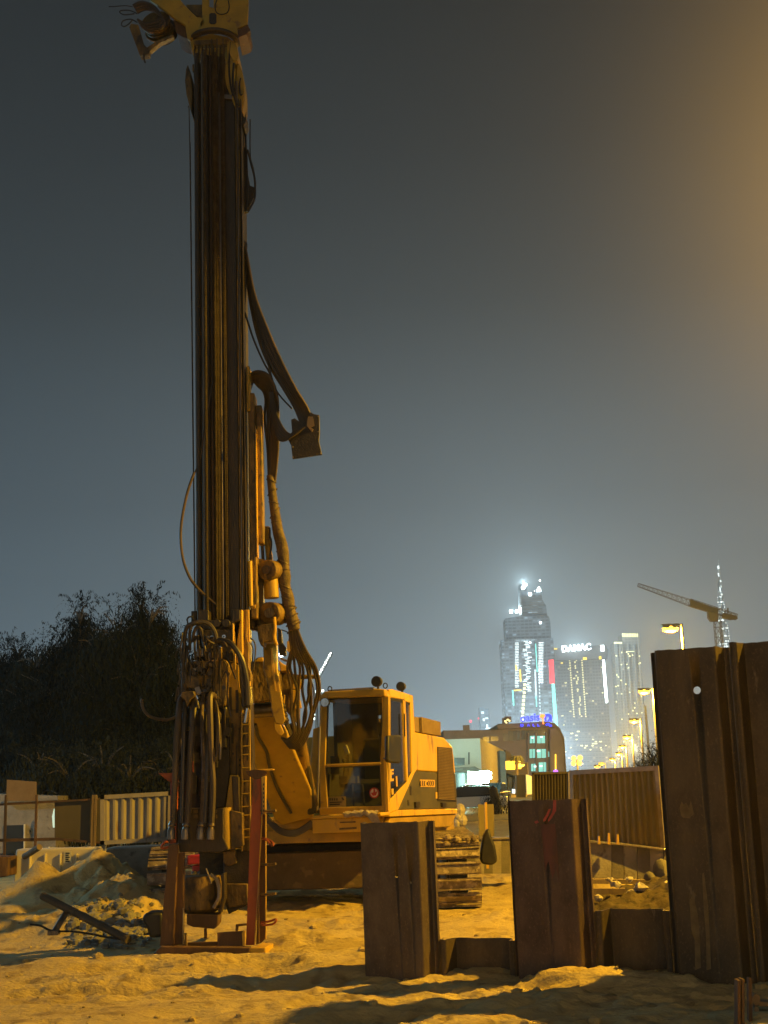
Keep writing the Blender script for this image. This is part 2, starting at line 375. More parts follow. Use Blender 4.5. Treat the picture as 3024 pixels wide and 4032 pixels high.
def axis(segs):
    out = [segs[0][0]]
    for a, b, st in segs:
        n = max(1, int(round((b - a) / st))); out += list(np.linspace(a, b, n + 1)[1:])
    return np.array(out)
def build_ground():
    xs = axis([(-9000, -500, 1400), (-500, -60, 60), (-60, -12, 4), (-12, -5, .18), (-5, 4.5, .03), (4.5, 9, .15), (9, 24, 1.5), (24, 100, 9), (100, 9000, 1200)])
    ys = axis([(-200, -20, 40), (-20, 6, 2), (6, 9, .15), (9, 17, .03), (17, 26, .06), (26, 40, .4), (40, 140, 10), (140, 1000, 80), (1000, 12000, 1500)])
    X, Y = np.meshgrid(xs, ys); Z = ground_h(X, Y)
    nx, ny = len(xs), len(ys)
    co = np.stack([X, Y, Z], -1).reshape(-1, 3)
    i = np.arange(nx * ny).reshape(ny, nx); q = np.stack([i[:-1, :-1], i[:-1, 1:], i[1:, 1:], i[1:, :-1]], -1).reshape(-1, 4)
    me = bpy.data.meshes.new('ground'); me.vertices.add(len(co)); me.vertices.foreach_set('co', co.ravel())
    me.loops.add(q.size); me.loops.foreach_set('vertex_index', q.ravel()); me.polygons.add(len(q))
    me.polygons.foreach_set('loop_start', np.arange(0, q.size, 4)); me.polygons.foreach_set('loop_total', np.full(len(q), 4)); me.polygons.foreach_set('use_smooth', np.ones(len(q), bool))
    me.update(); me.validate()
    m = mat('sand', (.42, .325, .155), (.54, .43, .21), rough=.95, scale=1.3, c3=(.30, .225, .11), c3amt=.60, spec=.2)
    n = m.node_tree.nodes; l = m.node_tree.links; t = n.new('ShaderNodeTexCoord')
    n1 = n.new('ShaderNodeTexNoise'); n1.inputs['Scale'].default_value = 11; n1.inputs['Detail'].default_value = 9; n1.inputs['Roughness'].default_value = .65
    n2 = n.new('ShaderNodeTexVoronoi'); n2.inputs['Scale'].default_value = 22
    mp = n.new('ShaderNodeMapping'); mp.inputs['Scale'].default_value = (1, 1.8, 1); l.new(t.outputs['Object'], mp.inputs[0])
    l.new(mp.outputs[0], n1.inputs['Vector']); l.new(mp.outputs[0], n2.inputs['Vector'])
    ad = n.new('ShaderNodeMath'); ad.operation = 'MULTIPLY_ADD'; l.new(n2.outputs['Distance'], ad.inputs[0]); ad.inputs[1].default_value = .25; l.new(n1.outputs[0], ad.inputs[2])
    bp = n.new('ShaderNodeBump'); bp.inputs['Strength'].default_value = .9; bp.inputs['Distance'].default_value = .035; l.new(ad.outputs[0], bp.inputs['Height']); l.new(bp.outputs[0], n['Principled BSDF'].inputs['Normal'])
    me.materials.append(m)
    o = bpy.data.objects.new('ground', me); scn.collection.objects.link(o); tag(o, 'rough trampled sand lit orange by street lamps', kind='structure')
build_ground()
# ------------------------------------------------------------------ street lamps
def Q(mb, pts, Y, depth):
    return mb.prism([P(x, y, Y) for x, y in pts], (0, depth, 0))
def T(mb, pts, r, Y, n=8, smooth=True):
    ys = Y if isinstance(Y, (list, tuple)) else None; m = len(pts)
    out = []
    for i, (x, y) in enumerate(pts):
        if ys: t = i / max(1, m - 1) * (len(ys) - 1); j = min(int(t), len(ys) - 2); yy = ys[j] * (1 - (t - j)) + ys[j + 1] * (t - j)
        else: yy = Y
        out.append(P(x, y, yy))
    return mb.tube(out, r, n, smooth)
def add_light(name, loc, power, colour, radius, parent=None, cutoff=False):
    ld = bpy.data.lights.new(name, 'SPOT' if cutoff else 'POINT')
    if cutoff: ld.spot_size = math.radians(176); ld.spot_blend = .10
    ld.energy = power; ld.color = colour; ld.shadow_soft_size = radius
    o = bpy.data.objects.new(name, ld); scn.collection.objects.link(o)
    if parent is not None: o.parent = parent; o.location = Vector(loc) - ORG[parent.name]
    else: o.location = loc
    return o
def street_lamp(x, y, z, arm, label, group='sodium street lamps along the road', power=0, radius=.09, sc=1.0):
    """x, y, z: the lamp head; the pole stands arm metres to its side"""
    t = thing('street_lamp', label, 'street lamp', (x + arm, y, 0), group)
    b = MB(); b.tube([(x + arm, y, -.2), (x + arm, y, z + .25)], [radius * 1.3, radius * .75], 10, smooth=False); part('pole', b, 'galv', t)
    b = MB(); b.tube([(x + arm, y, z + .18), (x + arm * .5, y, z + .24), (x, y, z + .12)], radius * .45, 8); part('arm', b, 'galv', t)
    s = 1 if arm > 0 else -1
    b = MB(); b.prism([(x + .38 * sc, y - .16 * sc, z + .02), (x + .38 * sc, y + .16 * sc, z + .02), (x + .30 * sc, y + .10 * sc, z + .20 * sc), (x + .30 * sc, y - .10 * sc, z + .20 * sc)], (-.70 * sc, 0, 0)); hd = part('lamp_head', b, 'galv', t, bevel=.02)
    b = MB(); b.sphere((x, y, z), (.36 * sc, .17 * sc, .17 * sc), 12); part('lens', b, 'lamp_on', hd)
    if power: add_light('lamp_light', (x, y, z - .42 * sc), power, SODIUM, .12, t, cutoff=y < 30)
    return t
lamp_px = [(2640, 2475, 2685, 79, 'nearest of the lit street lamps, standing up behind the tall sheet piles', .10),
           (2535, 2722, 2572, 138, 'lit street lamp beside the left edge of the tall sheet pile', .13),
           (2497, 2838, 2522, 214, 'lit street lamp, third in the receding row left of the tall sheet pile', .16),
           (2468, 2902, 2490, 305, 'lit street lamp, fourth in the receding row above the hoarding', .20),
           (2450, 2940, 2466, 411, 'lit street lamp, fifth in the receding row above the hoarding', .24),
           (2436, 2968, 2449, 546, 'lit street lamp, sixth in the receding row above the hoarding', .28),
           (2411, 2990, 2422, 747, 'farthest small street lamp of the receding row', .34)]
for i, (hx, hy, px_, Y, lab, rad) in enumerate(lamp_px):
    h = P(hx, hy, Y); q = P(px_, hy, Y)
    street_lamp(h.x, Y, h.z, q.x - h.x, lab, power=LAMP_W * (1.3 + i * .5), radius=rad, sc=1.0 + Y / 230)
street_lamp(9.6, 15.4, 9.3, 1.2, 'sodium street lamp over the sheet piles, outside the right of the photo', power=LAMP_W)
street_lamp(9.0, -24, 9.6, 1.2, 'added sodium fill lamp behind the camera', power=LAMP_W * .28)  # unseen lamp added as fill on the camera-facing sides
# cool flood lamp of the neighbouring plot
t = thing('flood_lamp', 'cool white flood lamp on a pole left of the trees', 'flood lamp', (-17, 27, 0))
b = MB(); b.tube([(-17, 27, -.2), (-17, 27, 7.4)], .07, 8, smooth=False); part('pole', b, 'galv', t)
b = MB(); b.box((-17, 27, 7.5), (.5, .3, .35)); part('lamp_head', b, 'black', t, bevel=.02)
add_light('lamp_light', (-16.6, 26.7, 7.2), 2200, (.28, .70, 1.0), .2, t)
# cluster of post lamps far down the road, low street lamps
for i, (hx, hy, Y, lab) in enumerate([(2272, 2992, 420, 'tall lamp mast with a cluster of four bright sodium lamps above the hoarding')]):
    c = P(hx, hy, Y); t = thing('lamp_mast', lab, 'lamp mast', (c.x, Y, 0))
    b = MB(); b.tube([(c.x, Y, -.2), (c.x, Y, c.z)], .28, 8, smooth=False); part('pole', b, 'galv', t)
    for dx, dz in ((-.95, .5), (.95, .6), (-1.1, -1.0), (.7, -1.0)):
        b = MB(); b.sphere((c.x + dx, Y, c.z + dz), .75, 10); part('lamp_head', b, 'lamp_on', t)
        b = MB(); b.tube([(c.x, Y + .3, c.z - .4), (c.x + dx, Y + .3, c.z + dz)], .10, 6, smooth=False); part('arm', b, 'galv', t)
for i, (hx, hy, Y) in enumerate([(2352, 3018, 500), (2368, 3008, 560)]):
    c = P(hx, hy, Y); street_lamp(c.x, Y, c.z, 1.6, ['low sodium lamp far off, just right of the lamp cluster', 'sodium lamp far off between the cluster and the receding row'][i], 'small far lamps above the hoarding', radius=.2, sc=3.2)

# ------------------------------------------------------------------ sheet piles
WA = P(1430, 3500, 13.8); WB = P(2628, 3500, 12.55); WW = Vector((WB.x - WA.x, WB.y - WA.y, 0)).normalized(); WN = Vector((WW.y, -WW.x, 0))
def on_wall(px, py=3500, off=0.0): return HIT(px, py, WA + WN * off, WN)
def sheet_pile(pxl, pxr, top, front, m, label, holes=(), seed=0, spts=None):
    if spts is None:
        a = on_wall(pxl); c = on_wall(pxr)
        s0 = (a - WA).dot(WW); s1 = (c - WA).dot(WW)
        ztop = on_wall((pxl + pxr) / 2, top, .2 if front else -.2).z
    else: s0, s1, ztop = spts
    Lw = s1 - s0; sg = .185 if front else -.185
    org = Vector((WA.x, WA.y, 0)) + WW * (s0 + Lw / 2)
    r = random.Random(seed)
    def pt(s, d): return Vector((WA.x, WA.y, 0)) + WW * s + WN * d
    raw = [Vector(q_) for q_ in ((s0 + .006, 0), (s0 + .055, 0), (s0 + .088, sg), (s1 - .098, sg), (s1 - .062, 0), (s1 - .006, 0))]
    cl = [tuple(raw[0])]
    for i in range(1, 5):                                  # rounded bends
        p_, a_, c_ = raw[i], (raw[i - 1] - raw[i]).normalized() * .02, (raw[i + 1] - raw[i]).normalized() * .02
        for w1, w2 in ((1, 0), (.35, .12), (.12, .35), (0, 1)): cl.append(tuple(p_ + a_ * w1 + c_ * w2))
    cl.append(tuple(raw[5]))
    th = .007
    # offset polyline into a ring
    ring1 = []; ring2 = []
    for i, (s, d) in enumerate(cl):
        a = Vector(cl[max(i - 1, 0)]); b_ = Vector(cl[min(i + 1, len(cl) - 1)]); t_ = (b_ - a).normalized(); n_ = Vector((-t_.y, t_.x))
        ring1.append((s + n_.x * th, d + n_.y * th)); ring2.append((s - n_.x * th, d - n_.y * th))
    poly = ring1 + ring2[::-1]
    mb = MB(); zb = -.6
    # subdivide along the wall so that the burnt-off top edge is uneven
    def lin(p, q, n): return [(p[0] + (q[0] - p[0]) * k / n, p[1] + (q[1] - p[1]) * k / n) for k in range(n)]
    r1 = ring1[:9] + lin(ring1[8], ring1[9], 9)[1:] + ring1[9:]
    r2 = ring2[:9] + lin(ring2[8], ring2[9], 9)[1:] + ring2[9:]
    vs = []; fs = []; nn = len(r1)
    wob = [r.uniform(-.004, .004) for _ in range(nn)]
    for (rr) in (r1, r2):
        for k, (s, d) in enumerate(rr):
            p = pt(s, d); vs.append((p.x, p.y, zb)); vs.append((p.x, p.y, ztop + wob[k]))
    for k in range(nn - 1):
        a, b_ = 2 * k, 2 * k + 2; c_, d_ = 2 * nn + 2 * k, 2 * nn + 2 * k + 2
        fs += [(a, b_, b_ + 1, a + 1), (d_, c_, c_ + 1, d_ + 1), (a + 1, b_ + 1, d_ + 1, c_ + 1)]
    fs += [(0, 1, 2 * nn + 1, 2 * nn), (2 * nn - 2, 4 * nn - 2, 4 * nn - 1, 2 * nn - 1)]
    mb.add(vs, fs)
    t = thing('sheet_pile', label, 'sheet pile', org, 'rusty steel sheet piles of the cofferdam wall')
    body = part('web', mb, m, t, sharp=45)
    for (hx, hy, hr) in holes:
        q = on_wall(hx, hy, sg)
        cut = MB(); cut.cyl(q - WN * .3, q + WN * .3, hr, 14)
        co = bpy.data.objects.new('cut', make_mesh('cut', cut, m, org)); scn.collection.objects.link(co); co.location = org
        bo = body.modifiers.new('b', 'BOOLEAN'); bo.object = co; bo.operation = 'DIFFERENCE'
        bpy.context.view_layer.update()
        dg = bpy.context.evaluated_depsgraph_get(); me = bpy.data.meshes.new_from_object(body.evaluated_get(dg))
        body.modifiers.clear(); body.data = me; bpy.data.objects.remove(co)
    for s, e in ((s0, 1), (s1, -1)):           # interlocks: small hooked bulbs along each edge
        b = MB(); p = pt(s + e * .014, e * -.012 if front else e * .012)
        hook = [pt(s + e * .004, -.022), pt(s + e * .030, -.022), pt(s + e * .030, .004), pt(s + e * .022, .010), pt(s + e * .022, -.012), pt(s + e * .010, -.012), pt(s + e * .010, .022), pt(s + e * .004, .022)]
        b.prism([Vector((h.x, h.y, zb)) for h in hook], (0, 0, ztop - zb - .004)); part('interlock', b, m, t)
    return t, sg
sheet_pile(1430, 1722, 3237, True, 'pile_rust', 'waist-high rusty sheet pile in front of the excavator, leftmost of the wall', [(1563, 3450, .016), (1618, 3476, .012)], 1)
sheet_pile(1722, 2018, 3692, False, 'pile_brown', 'lowest sheet pile, cut off near the ground between the two waist-high ones', (), 2)
pt2, sg2 = sheet_pile(2018, 2335, 3149, True, 'pile_red', 'waist-high sheet pile with red paint marks down its face', [(2150, 3255, .014), (2153, 3370, .016)], 3)
sheet_pile(2335, 2632, 3577, False, 'pile_brown', 'knee-high sheet pile behind the sand mound, left of the tall ones', (), 4)
pt5, sg5 = sheet_pile(2632, 2955, 2546, True, 'pile_brown', 'tall rusty sheet pile with a round hole near its top', [(2745, 2718, .034)], 5)
s_end = (on_wall(2955) - WA).dot(WW)
tallz = on_wall(2730, 2546, .2).z
sheet_pile(0, 0, 0, False, 'pile_brown', 'tall rusty sheet pile at the right edge of the photo', (), 6, (s_end, s_end + .71, tallz + .03))
sheet_pile(0, 0, 0, True, 'pile_rust', 'tall sheet pile next beyond the right edge of the photo', (), 7, (s_end + .71, s_end + 1.42, tallz + .02))
sheet_pile(0, 0, 0, False, 'pile_rust', 'tall sheet pile second beyond the right edge of the photo', (), 8, (s_end + 1.42, s_end + 2.13, tallz - .05))
def decal(parent, pts, off, m, name, ox=0):
    b = MB(); b.prism([HIT(x, y, WA + WN * off, WN) for x, y in pts], WN * .003); return part(name, b, m, parent)
mat('paint_red', (.55, .10, .07), (.38, .07, .05), rough=.5, scale=20)
mat('paint_red_faded', (.15, .052, .038), (.10, .050, .036), rough=.6, scale=14, stretch=5)
mat('splash', (.20, .145, .065), (.14, .10, .05), rough=.8, scale=12)
for pts in ([(2178, 3150), (2190, 3150), (2190, 3192), (2172, 3222), (2160, 3236), (2158, 3228), (2174, 3200), (2178, 3180)],
            [(2160, 3186), (2170, 3184), (2158, 3214), (2148, 3232), (2140, 3236), (2140, 3224), (2152, 3206)],
            [(2104, 3236), (2116, 3230), (2122, 3238), (2110, 3244)]):
    decal(pt2, pts, sg2 + .009, 'paint_red', 'paint_mark')
decal(pt2, [(2128, 3246), (2186, 3244), (2192, 3300), (2198, 3380), (2202, 3470), (2190, 3420), (2176, 3460), (2160, 3390), (2146, 3430), (2138, 3330)], sg2 + .0085, 'paint_red_faded', 'paint_mark')
decal(pt5, [(2682, 3212), (2676, 3180), (2684, 3155), (2692, 3168), (2702, 3160), (2714, 3182), (2720, 3150), (2728, 3185), (2732, 3205), (2716, 3222), (2690, 3220)], sg5 + .009, 'splash', 'splash_mark')
decal(pt5, [(2715, 3545), (2728, 3520), (2748, 3600), (2756, 3700), (2760, 3810), (2738, 3820), (2735, 3700), (2722, 3660)], sg5 + .009, 'splash', 'splash_mark')
decal(pt5, [(2765, 3440), (2772, 3435), (2788, 3560), (2796, 3700), (2800, 3815), (2782, 3820), (2780, 3690), (2770, 3560)], sg5 + .009, 'splash', 'splash_mark')

# steel post and timber trestle at the lower right corner
t = thing('timber_trestle', 'pale timber trestle lit orange in the lower right corner', 'trestle', P(2995, 4000, 10.4))
b = MB(); q = lambda pts, Y, d: Q(b, pts, Y, d)
q([(2955, 3935), (2972, 3912), (2990, 3918), (2996, 3950), (2975, 3965)], 10.35, .12); part('block', b, 'wood', t, bevel=.006)
b = MB(); Q(b, [(2985, 3942), (3110, 3952), (3110, 3972), (2985, 3962)], 10.4, .1); part('rail', b, 'wood', t, bevel=.006)
b = MB(); Q(b, [(2968, 3965), (2985, 3962), (3012, 4060), (3014, 4140), (2990, 4140)], 10.4, .08); part('leg', b, 'wood', t, bevel=.006)
b = MB(); Q(b, [(3088, 3965), (3108, 3965), (3090, 4140), (3066, 4140)], 10.4, .08); part('leg', b, 'wood', t, bevel=.006)
b = MB()
Q(b, [(2905, 3862), (2917, 3860), (2917, 4160), (2905, 4160)], 9.95, .1); Q(b, [(2917, 3862), (2921, 3862), (2921, 4160), (2917, 4160)], 10.0, .02); Q(b, [(2921, 3856), (2932, 3858), (2932, 4160), (2921, 4160)], 9.95, .1)
solo('steel_post', b, 'rusty_mast', 'short dark steel channel post standing at the lower right corner', 'steel post')
b = MB(); Q(b, [(2948, 3850), (2960, 3850), (2966, 4160), (2950, 4160)], 10.25, .06)
solo('iron_bar', b, 'rusty_mast', 'thin dark iron bar just right of the steel channel post', 'iron bar')

# ------------------------------------------------------------------ DRILLING RIG
rig = thing('drilling_rig', 'tall yellow crawler drilling rig with high dark mast, hoses and orange cab', 'drilling rig', (-1.1, 21.4, 0))
# --- superstructure frame of reference
A18 = math.radians(18); U = Vector((math.sin(A18), math.cos(A18), 0)); V = Vector((-math.cos(A18), math.sin(A18), 0)); ZZ = Vector((0, 0, 1))
O = P(1531, 3203, 18.9)
def Lc(u, v, z): return O + U * u + V * v + ZZ * z
def FP(px, py, off=0): return HIT(px, py, O - U * off, U)
def SP(px, py, off=0): return HIT(px, py, O - V * off, V)
def FQ(mb, pts, off, d): return mb.prism([FP(x, y, off) for x, y in pts], U * d)
def SQ(mb, pts, off, d): return mb.prism([SP(x, y, off) for x, y in pts], V * d)
def LB(mb, u0, u1, v0, v1, z0, z1):
    return mb.prism([Lc(u0, v0, z0), Lc(u1, v0, z0), Lc(u1, v1, z0), Lc(u0, v1, z0)], ZZ * (z1 - z0))
cabL = (FP(1263, 3100) - O).dot(V); cabTop = (FP(1512, 2742) - O).z; depthC = (SP(1628, 2900) - O).dot(U)
cab = MB()
FQ(cab, [(1263, 2750), (1288, 2750), (1281, 3020), (1292, 3182), (1292, 3205), (1262, 3212), (1256, 3020)], 0, .09)      # left pillar
FQ(cab, [(1509, 2741), (1531, 2741), (1531, 3203), (1504, 3205), (1495, 3010)], 0, .07)                                    # right pillar
FQ(cab, [(1256, 3180), (1520, 3172), (1531, 3203), (1258, 3214)], .004, .09)                                              # sill
FQ(cab, [(1281, 3009), (1500, 3001), (1500, 3013), (1281, 3021)], .006, .05)                                              # mid rail
part('cab_frame', cab, 'yellow', rig, bevel=.012)
side = MB()
SQ(side, [(1533, 2716), (1545, 2713), (1625, 2738), (1590, 2755), (1538, 2744)], .004, .06)
SQ(side, [(1516, 2716), (1538, 2744), (1538, 3147), (1531, 3203)], .006, .055)
SQ(side, [(1538, 3147), (1603, 3078), (1637, 3034), (1569, 3188), (1531, 3203)], .004, .06)
SQ(side, [(1590, 2757), (1598, 2762), (1608, 3070), (1603, 3079)], .012, .05)
SQ(side, [(1617, 2766), (1626, 2738), (1634, 2884), (1640, 3034), (1622, 3046)], .004, .06)
SQ(side, [(1590, 2755), (1626, 2738), (1618, 2768), (1598, 2762)], .006, .055)
SQ(side, [(1608, 3068), (1622, 3042), (1640, 3034), (1603, 3079)], .006, .055)
part('cab_side_panel', side, 'yellow_clean', rig, bevel=.01)
b = MB(); LB(b, .02, depthC, .03, cabL, -.02, .06); LB(b, depthC - .06, depthC, .03, cabL, .06, cabTop * .42); LB(b, depthC - .06, depthC, .03, .14, cabTop * .42, cabTop); LB(b, depthC - .06, depthC, cabL - .45, cabL, cabTop * .42, cabTop); LB(b, depthC - .06, depthC, .14, cabL - .45, cabTop * .88, cabTop)
LB(b, depthC * .45, depthC, cabL - .05, cabL, .06, cabTop); LB(b, .08, depthC * .45, cabL - .05, cabL, .06, cabTop * .35)
part('cab_shell', b, 'charcoal', rig)
roof = MB()
FQ(roof, [(1263, 2751), (1263, 2737), (1276, 2723), (1495, 2712), (1515, 2714), (1515, 2741)], .07, .13)
LB(roof, .03, depthC + .02, .0, cabL + .01, cabTop - .01, cabTop + .08)
part('cab_roof', roof, 'yellow', rig, bevel=.015)
b = MB(); 
for k in range(26): LB(b, .25 + k * .045, .27 + k * .045, .25, cabL - .1, cabTop + .115, cabTop + .128)
LB(b, .2, .23, .22, cabL - .08, cabTop + .08, cabTop + .15); LB(b, 1.4, 1.43, .22, cabL - .08, cabTop + .08, cabTop + .15)
for v_ in (.22, cabL - .11): LB(b, .23, 1.4, v_, v_ + .03, cabTop + .10, cabTop + .14)
part('roof_grating', b, 'galv', rig)
# glass
gm = bpy.data.materials.new('cab_glass'); gm.use_nodes = True; MATS['cab_glass'] = gm
n = gm.node_tree.nodes; l = gm.node_tree.links; n.remove(n['Principled BSDF']); tr = n.new('ShaderNodeBsdfTransparent'); tr.inputs[0].default_value = (.78, .80, .79, 1)
gl = n.new('ShaderNodeBsdfGlossy'); gl.inputs['Roughness'].default_value = .06; df = n.new('ShaderNodeBsdfDiffuse'); df.inputs[0].default_value = (.16, .13, .10, 1)
fr = n.new('ShaderNodeFresnel'); fr.inputs[0].default_value = 1.5; m1 = n.new('ShaderNodeMixShader'); m2 = n.new('ShaderNodeMixShader'); m2.inputs[0].default_value = .05
l.new(tr.outputs[0], m2.inputs[1]); l.new(df.outputs[0], m2.inputs[2]); l.new(fr.outputs[0], m1.inputs[0]); l.new(m2.outputs[0], m1.inputs[1]); l.new(gl.outputs[0], m1.inputs[2]); l.new(m1.outputs[0], n['Material Output'].inputs[0])
def fpane(name, pts, off=-.02):
    b = MB(); FQ(b, pts, off, .008); g = part(name, b, 'cab_glass', rig)
    s = MB(); pp = [FP(x, y, off + .004) for x, y in pts]; c = sum(pp, Vector()) / len(pp)
    for i in range(len(pp)):
        a_, b_ = pp[i], pp[(i + 1) % len(pp)]; a2 = a_ + (c - a_) * .035; b2 = b_ + (c - b_) * .035
        s.prism([a_, b_, b2, a2], U * .014)
    part('seal', s, 'black', g); return g
fpane('windscreen', [(1289, 2751), (1509, 2741), (1494, 3002), (1281, 3015)]); fpane('lower_windscreen', [(1282, 3022), (1495, 3013), (1505, 3173), (1292, 3183)])
def span(name, pts, off=-.01):
    b = MB(); SQ(b, pts, off, .008); g = part(name, b, 'cab_glass', rig)
    s = MB(); pp = [SP(x, y, off + .004) for x, y in pts]; c = sum(pp, Vector()) / len(pp)
    for i in range(len(pp)):
        a_, b_ = pp[i], pp[(i + 1) % len(pp)]; a2 = a_ + (c - a_) * .06; b2 = b_ + (c - b_) * .06
        s.prism([a_, b_, b2, a2], V * .012)
    part('seal', s, 'black', g); return g
span('side_window', [(1538, 2746), (1590, 2757), (1603, 3078), (1538, 3148)]); span('rear_side_window', [(1598, 2763), (1617, 2768), (1622, 3044), (1608, 3069)])
# cab inside
b = MB(); LB(b, .75, 1.25, .28, .78, .28, .42); LB(b, 1.18, 1.32, .30, .76, .42, 1.05); LB(b, 1.22, 1.3, .4, .66, 1.08, 1.28); part('operator_seat', b, 'seat', rig, bevel=.03)
b = MB()
for v_ in (.18, .86): LB(b, .6, 1.1, v_ - .07, v_ + .07, .42, .52); b.tube([Lc(.65, v_, .5), Lc(.6, v_ - .02, .72)], .015, 6, smooth=False); b.sphere(Lc(.6, v_ - .02, .74), .03, 8)
b.tube([Lc(.3, .45, .06), Lc(.25, .45, .4)], .014, 6, smooth=False); b.tube([Lc(.3, .6, .06), Lc(.25, .6, .4)], .014, 6, smooth=False)
LB(b, .3, .42, .8, .93, .55, .8)
part('controls', b, 'charcoal', rig)
b = MB(); b.prism([FP(1350, 2942, -.25), FP(1362, 2932, -.25), FP(1374, 2965, -.25), FP(1362, 2973, -.25)], U * .05); part('monitor', b, 'paper', rig)
# stickers
b = MB(); c = FP(1474, 3122, -.008); b.cyl(c, c - U * .004, .072, 24); st = part('round_sticker', b, 'red_paint', rig)
b = MB(); b.cyl(c - U * .0045, c - U * .0065, .055, 24); part('sticker_face', b, 'paper', st)
b = MB(); FQ(b, [(1470, 3106), (1476, 3106), (1478, 3120), (1488, 3112), (1480, 3132), (1468, 3134), (1460, 3122), (1470, 3120)], .0, .002); part('sticker_hand', b, 'red_paint', st)
b = MB(); FQ(b, [(1290, 3138), (1362, 3135), (1363, 3176), (1293, 3180)], -.008, .003); st = part('paper_notice', b, 'hoarding_brown', rig)
b = MB()
for k in range(4): 
    x0 = 1297 + k * 9; FQ(b, [(x0, 3143), (x0 + 5, 3143), (x0 + 5, 3152), (x0, 3152)], -.0055, .002)
FQ(b, [(1344, 3140), (1350, 3140), (1356, 3150), (1350, 3152)], -.0055, .002); FQ(b, [(1298, 3158), (1345, 3156), (1345, 3160), (1298, 3162)], -.0055, .002); FQ(b, [(1298, 3166), (1338, 3164), (1338, 3169), (1298, 3171)], -.0055, .002)
part('print', b, 'black', st)
b = MB()
for pts in ([(1536, 3030), (1550, 3028), (1550, 3036), (1542, 3037), (1542, 3042), (1550, 3041), (1550, 3049), (1542, 3050), (1542, 3066), (1551, 3065), (1551, 3075), (1536, 3077)], [(1558, 3056), (1564, 3055), (1566, 3096), (1560, 3098)], [(1541, 3106), (1550, 3105), (1550, 3128), (1543, 3130)]):
    SQ(b, pts, .004, .003)
part('window_sticker', b, 'yellow_clean', rig)
# visor edge, mirror, lights, handles
b = MB(); SQ(b, [(1531, 2896), (1576, 2893), (1581, 2900), (1581, 2998), (1574, 3006), (1536, 3002), (1530, 2994)], .28, .06); mir = part('mirror', b, 'black', rig, bevel=.02)
b = MB(); b.tube([SP(1512, 2986, .02), SP(1532, 2988, .27)], .012, 6, smooth=False); part('mirror_arm', b, 'black', mir)
for (cx, cy, r_, off) in ((1486, 2684, .075, .1), (1581, 2703, .068, .0)):
    c = FP(cx, cy, .05) if off else SP(cx, cy, -.15)
    b = MB(); b.tube([c - U * .06, c - U * .05, c + U * .03, c + U * .08], [r_ * .93, r_, r_ * .9, r_ * .35], 18, smooth=False); wl = part('work_light', b, 'black', rig)
    b = MB(); b.cyl(c + U * .02, c + U * .02 - ZZ * (r_ + .09), .016, 8); part('bracket', b, 'black', wl)
c = FP(1282, 2766, .06); b = MB(); b.tube([c + U * .08, c, c - U * .03], [.04, .062, .066], 18, smooth=False); wl = part('work_light', b, 'black', rig)
b = MB(); b.cyl(c - U * .03, c - U * .036, .058, 18); part('lens', b, 'chrome', wl)
b = MB(); b.tube([FP(1268, 2772, .05), FP(1262, 2800, .06), FP(1256, 3000, .06), FP(1250, 3190, .05)], .011, 6); part('grab_rail', b, 'galv', rig)
for px_, py_, f in ((1299, 2713, 1), (1517, 2700, 1)):
    c = FP(px_, py_, -.1); b = MB(); b.tube([c + V * .03 * math.cos(a) + ZZ * .035 * math.sin(a) for a in [k * math.pi / 6 for k in range(13)]], .008, 6, smooth=False); part('lifting_eye', b, 'black', rig)
b = MB(); b.tube([SP(1592, 2810, .03), SP(1594, 2900, .03)], .01, 6, smooth=False); part('door_handle', b, 'black', rig)
# engine house
zE = lambda px, py: (SP(px, py) - O).z
hu0 = depthC + .01
house = MB(); SQ(house, [(1632, 2882), (1748, 2904), (1782, 2940), (1794, 3045), (1638, 3034)], 0, 2.75)
part('engine_house', house, 'yellow_clean', rig, bevel=.02)
b = MB(); SQ(b, [(1638, 3035), (1794, 3046), (1800, 3183), (1570, 3188)], -.004, 2.70); part('lower_side_panel', b, 'charcoal', rig, bevel=.01)
b = MB(); SQ(b, [(1533, 3204), (1569, 3189), (1800, 3184), (1801, 3204), (1533, 3216)], .012, 2.6); part('deck_edge', b, 'yellow_clean', rig, bevel=.008)
b = MB(); SQ(b, [(1540, 3217), (1801, 3205), (1772, 3256), (1718, 3259), (1525, 3262)], -.02, 2.5); part('counterweight', b, 'yellow', rig, bevel=.015)
b = MB()
gq = [(1726, 2944), (1778, 2950), (1793, 3152), (1728, 3149)]
for k in range(34):
    t0 = k / 34; t1 = (k + .5) / 34
    lx0 = gq[0][0] + (gq[3][0] - gq[0][0]) * t0; ly0 = gq[0][1] + (gq[3][1] - gq[0][1]) * t0; rx0 = gq[1][0] + (gq[2][0] - gq[1][0]) * t0; ry0 = gq[1][1] + (gq[2][1] - gq[1][1]) * t0
    dy = (gq[3][1] - gq[0][1]) * (t1 - t0)
    SQ(b, [(lx0, ly0), (rx0, ry0), (rx0, ry0 + dy), (lx0, ly0 + dy)], .018, .012)
part('air_grille', b, 'tan_box', rig)
b = MB(); SQ(b, [(1722, 2940), (1780, 2946), (1796, 3156), (1724, 3153)], .006, .004); part('grille_back', b, 'grease_dark', rig)
b = MB(); SQ(b, [(1654, 3069), (1712, 3071), (1713, 3099), (1656, 3098)], .004, .006); em = part('emblem_plate', b, 'yellow_clean', rig)
b = MB()
for k, cx in enumerate((1660, 1668, 1676, 1690, 1698, 1706)):
    sgn = -1 if k < 3 else 1
    pts = [(cx + sgn * (4 - 4 * (1 - (2 * j / 8 - 1) ** 2) * -1) * .5 + 0, 3074 + j * 2.6) for j in range(9)]
    pts = [(cx + sgn * 3 * (1 - (2 * j / 8 - 1) ** 2), 3074 + j * 2.6) for j in range(9)]
    SQ(b, pts + [(x - 4 * 1, y) for x, y in pts[::-1]], .0065, .003)
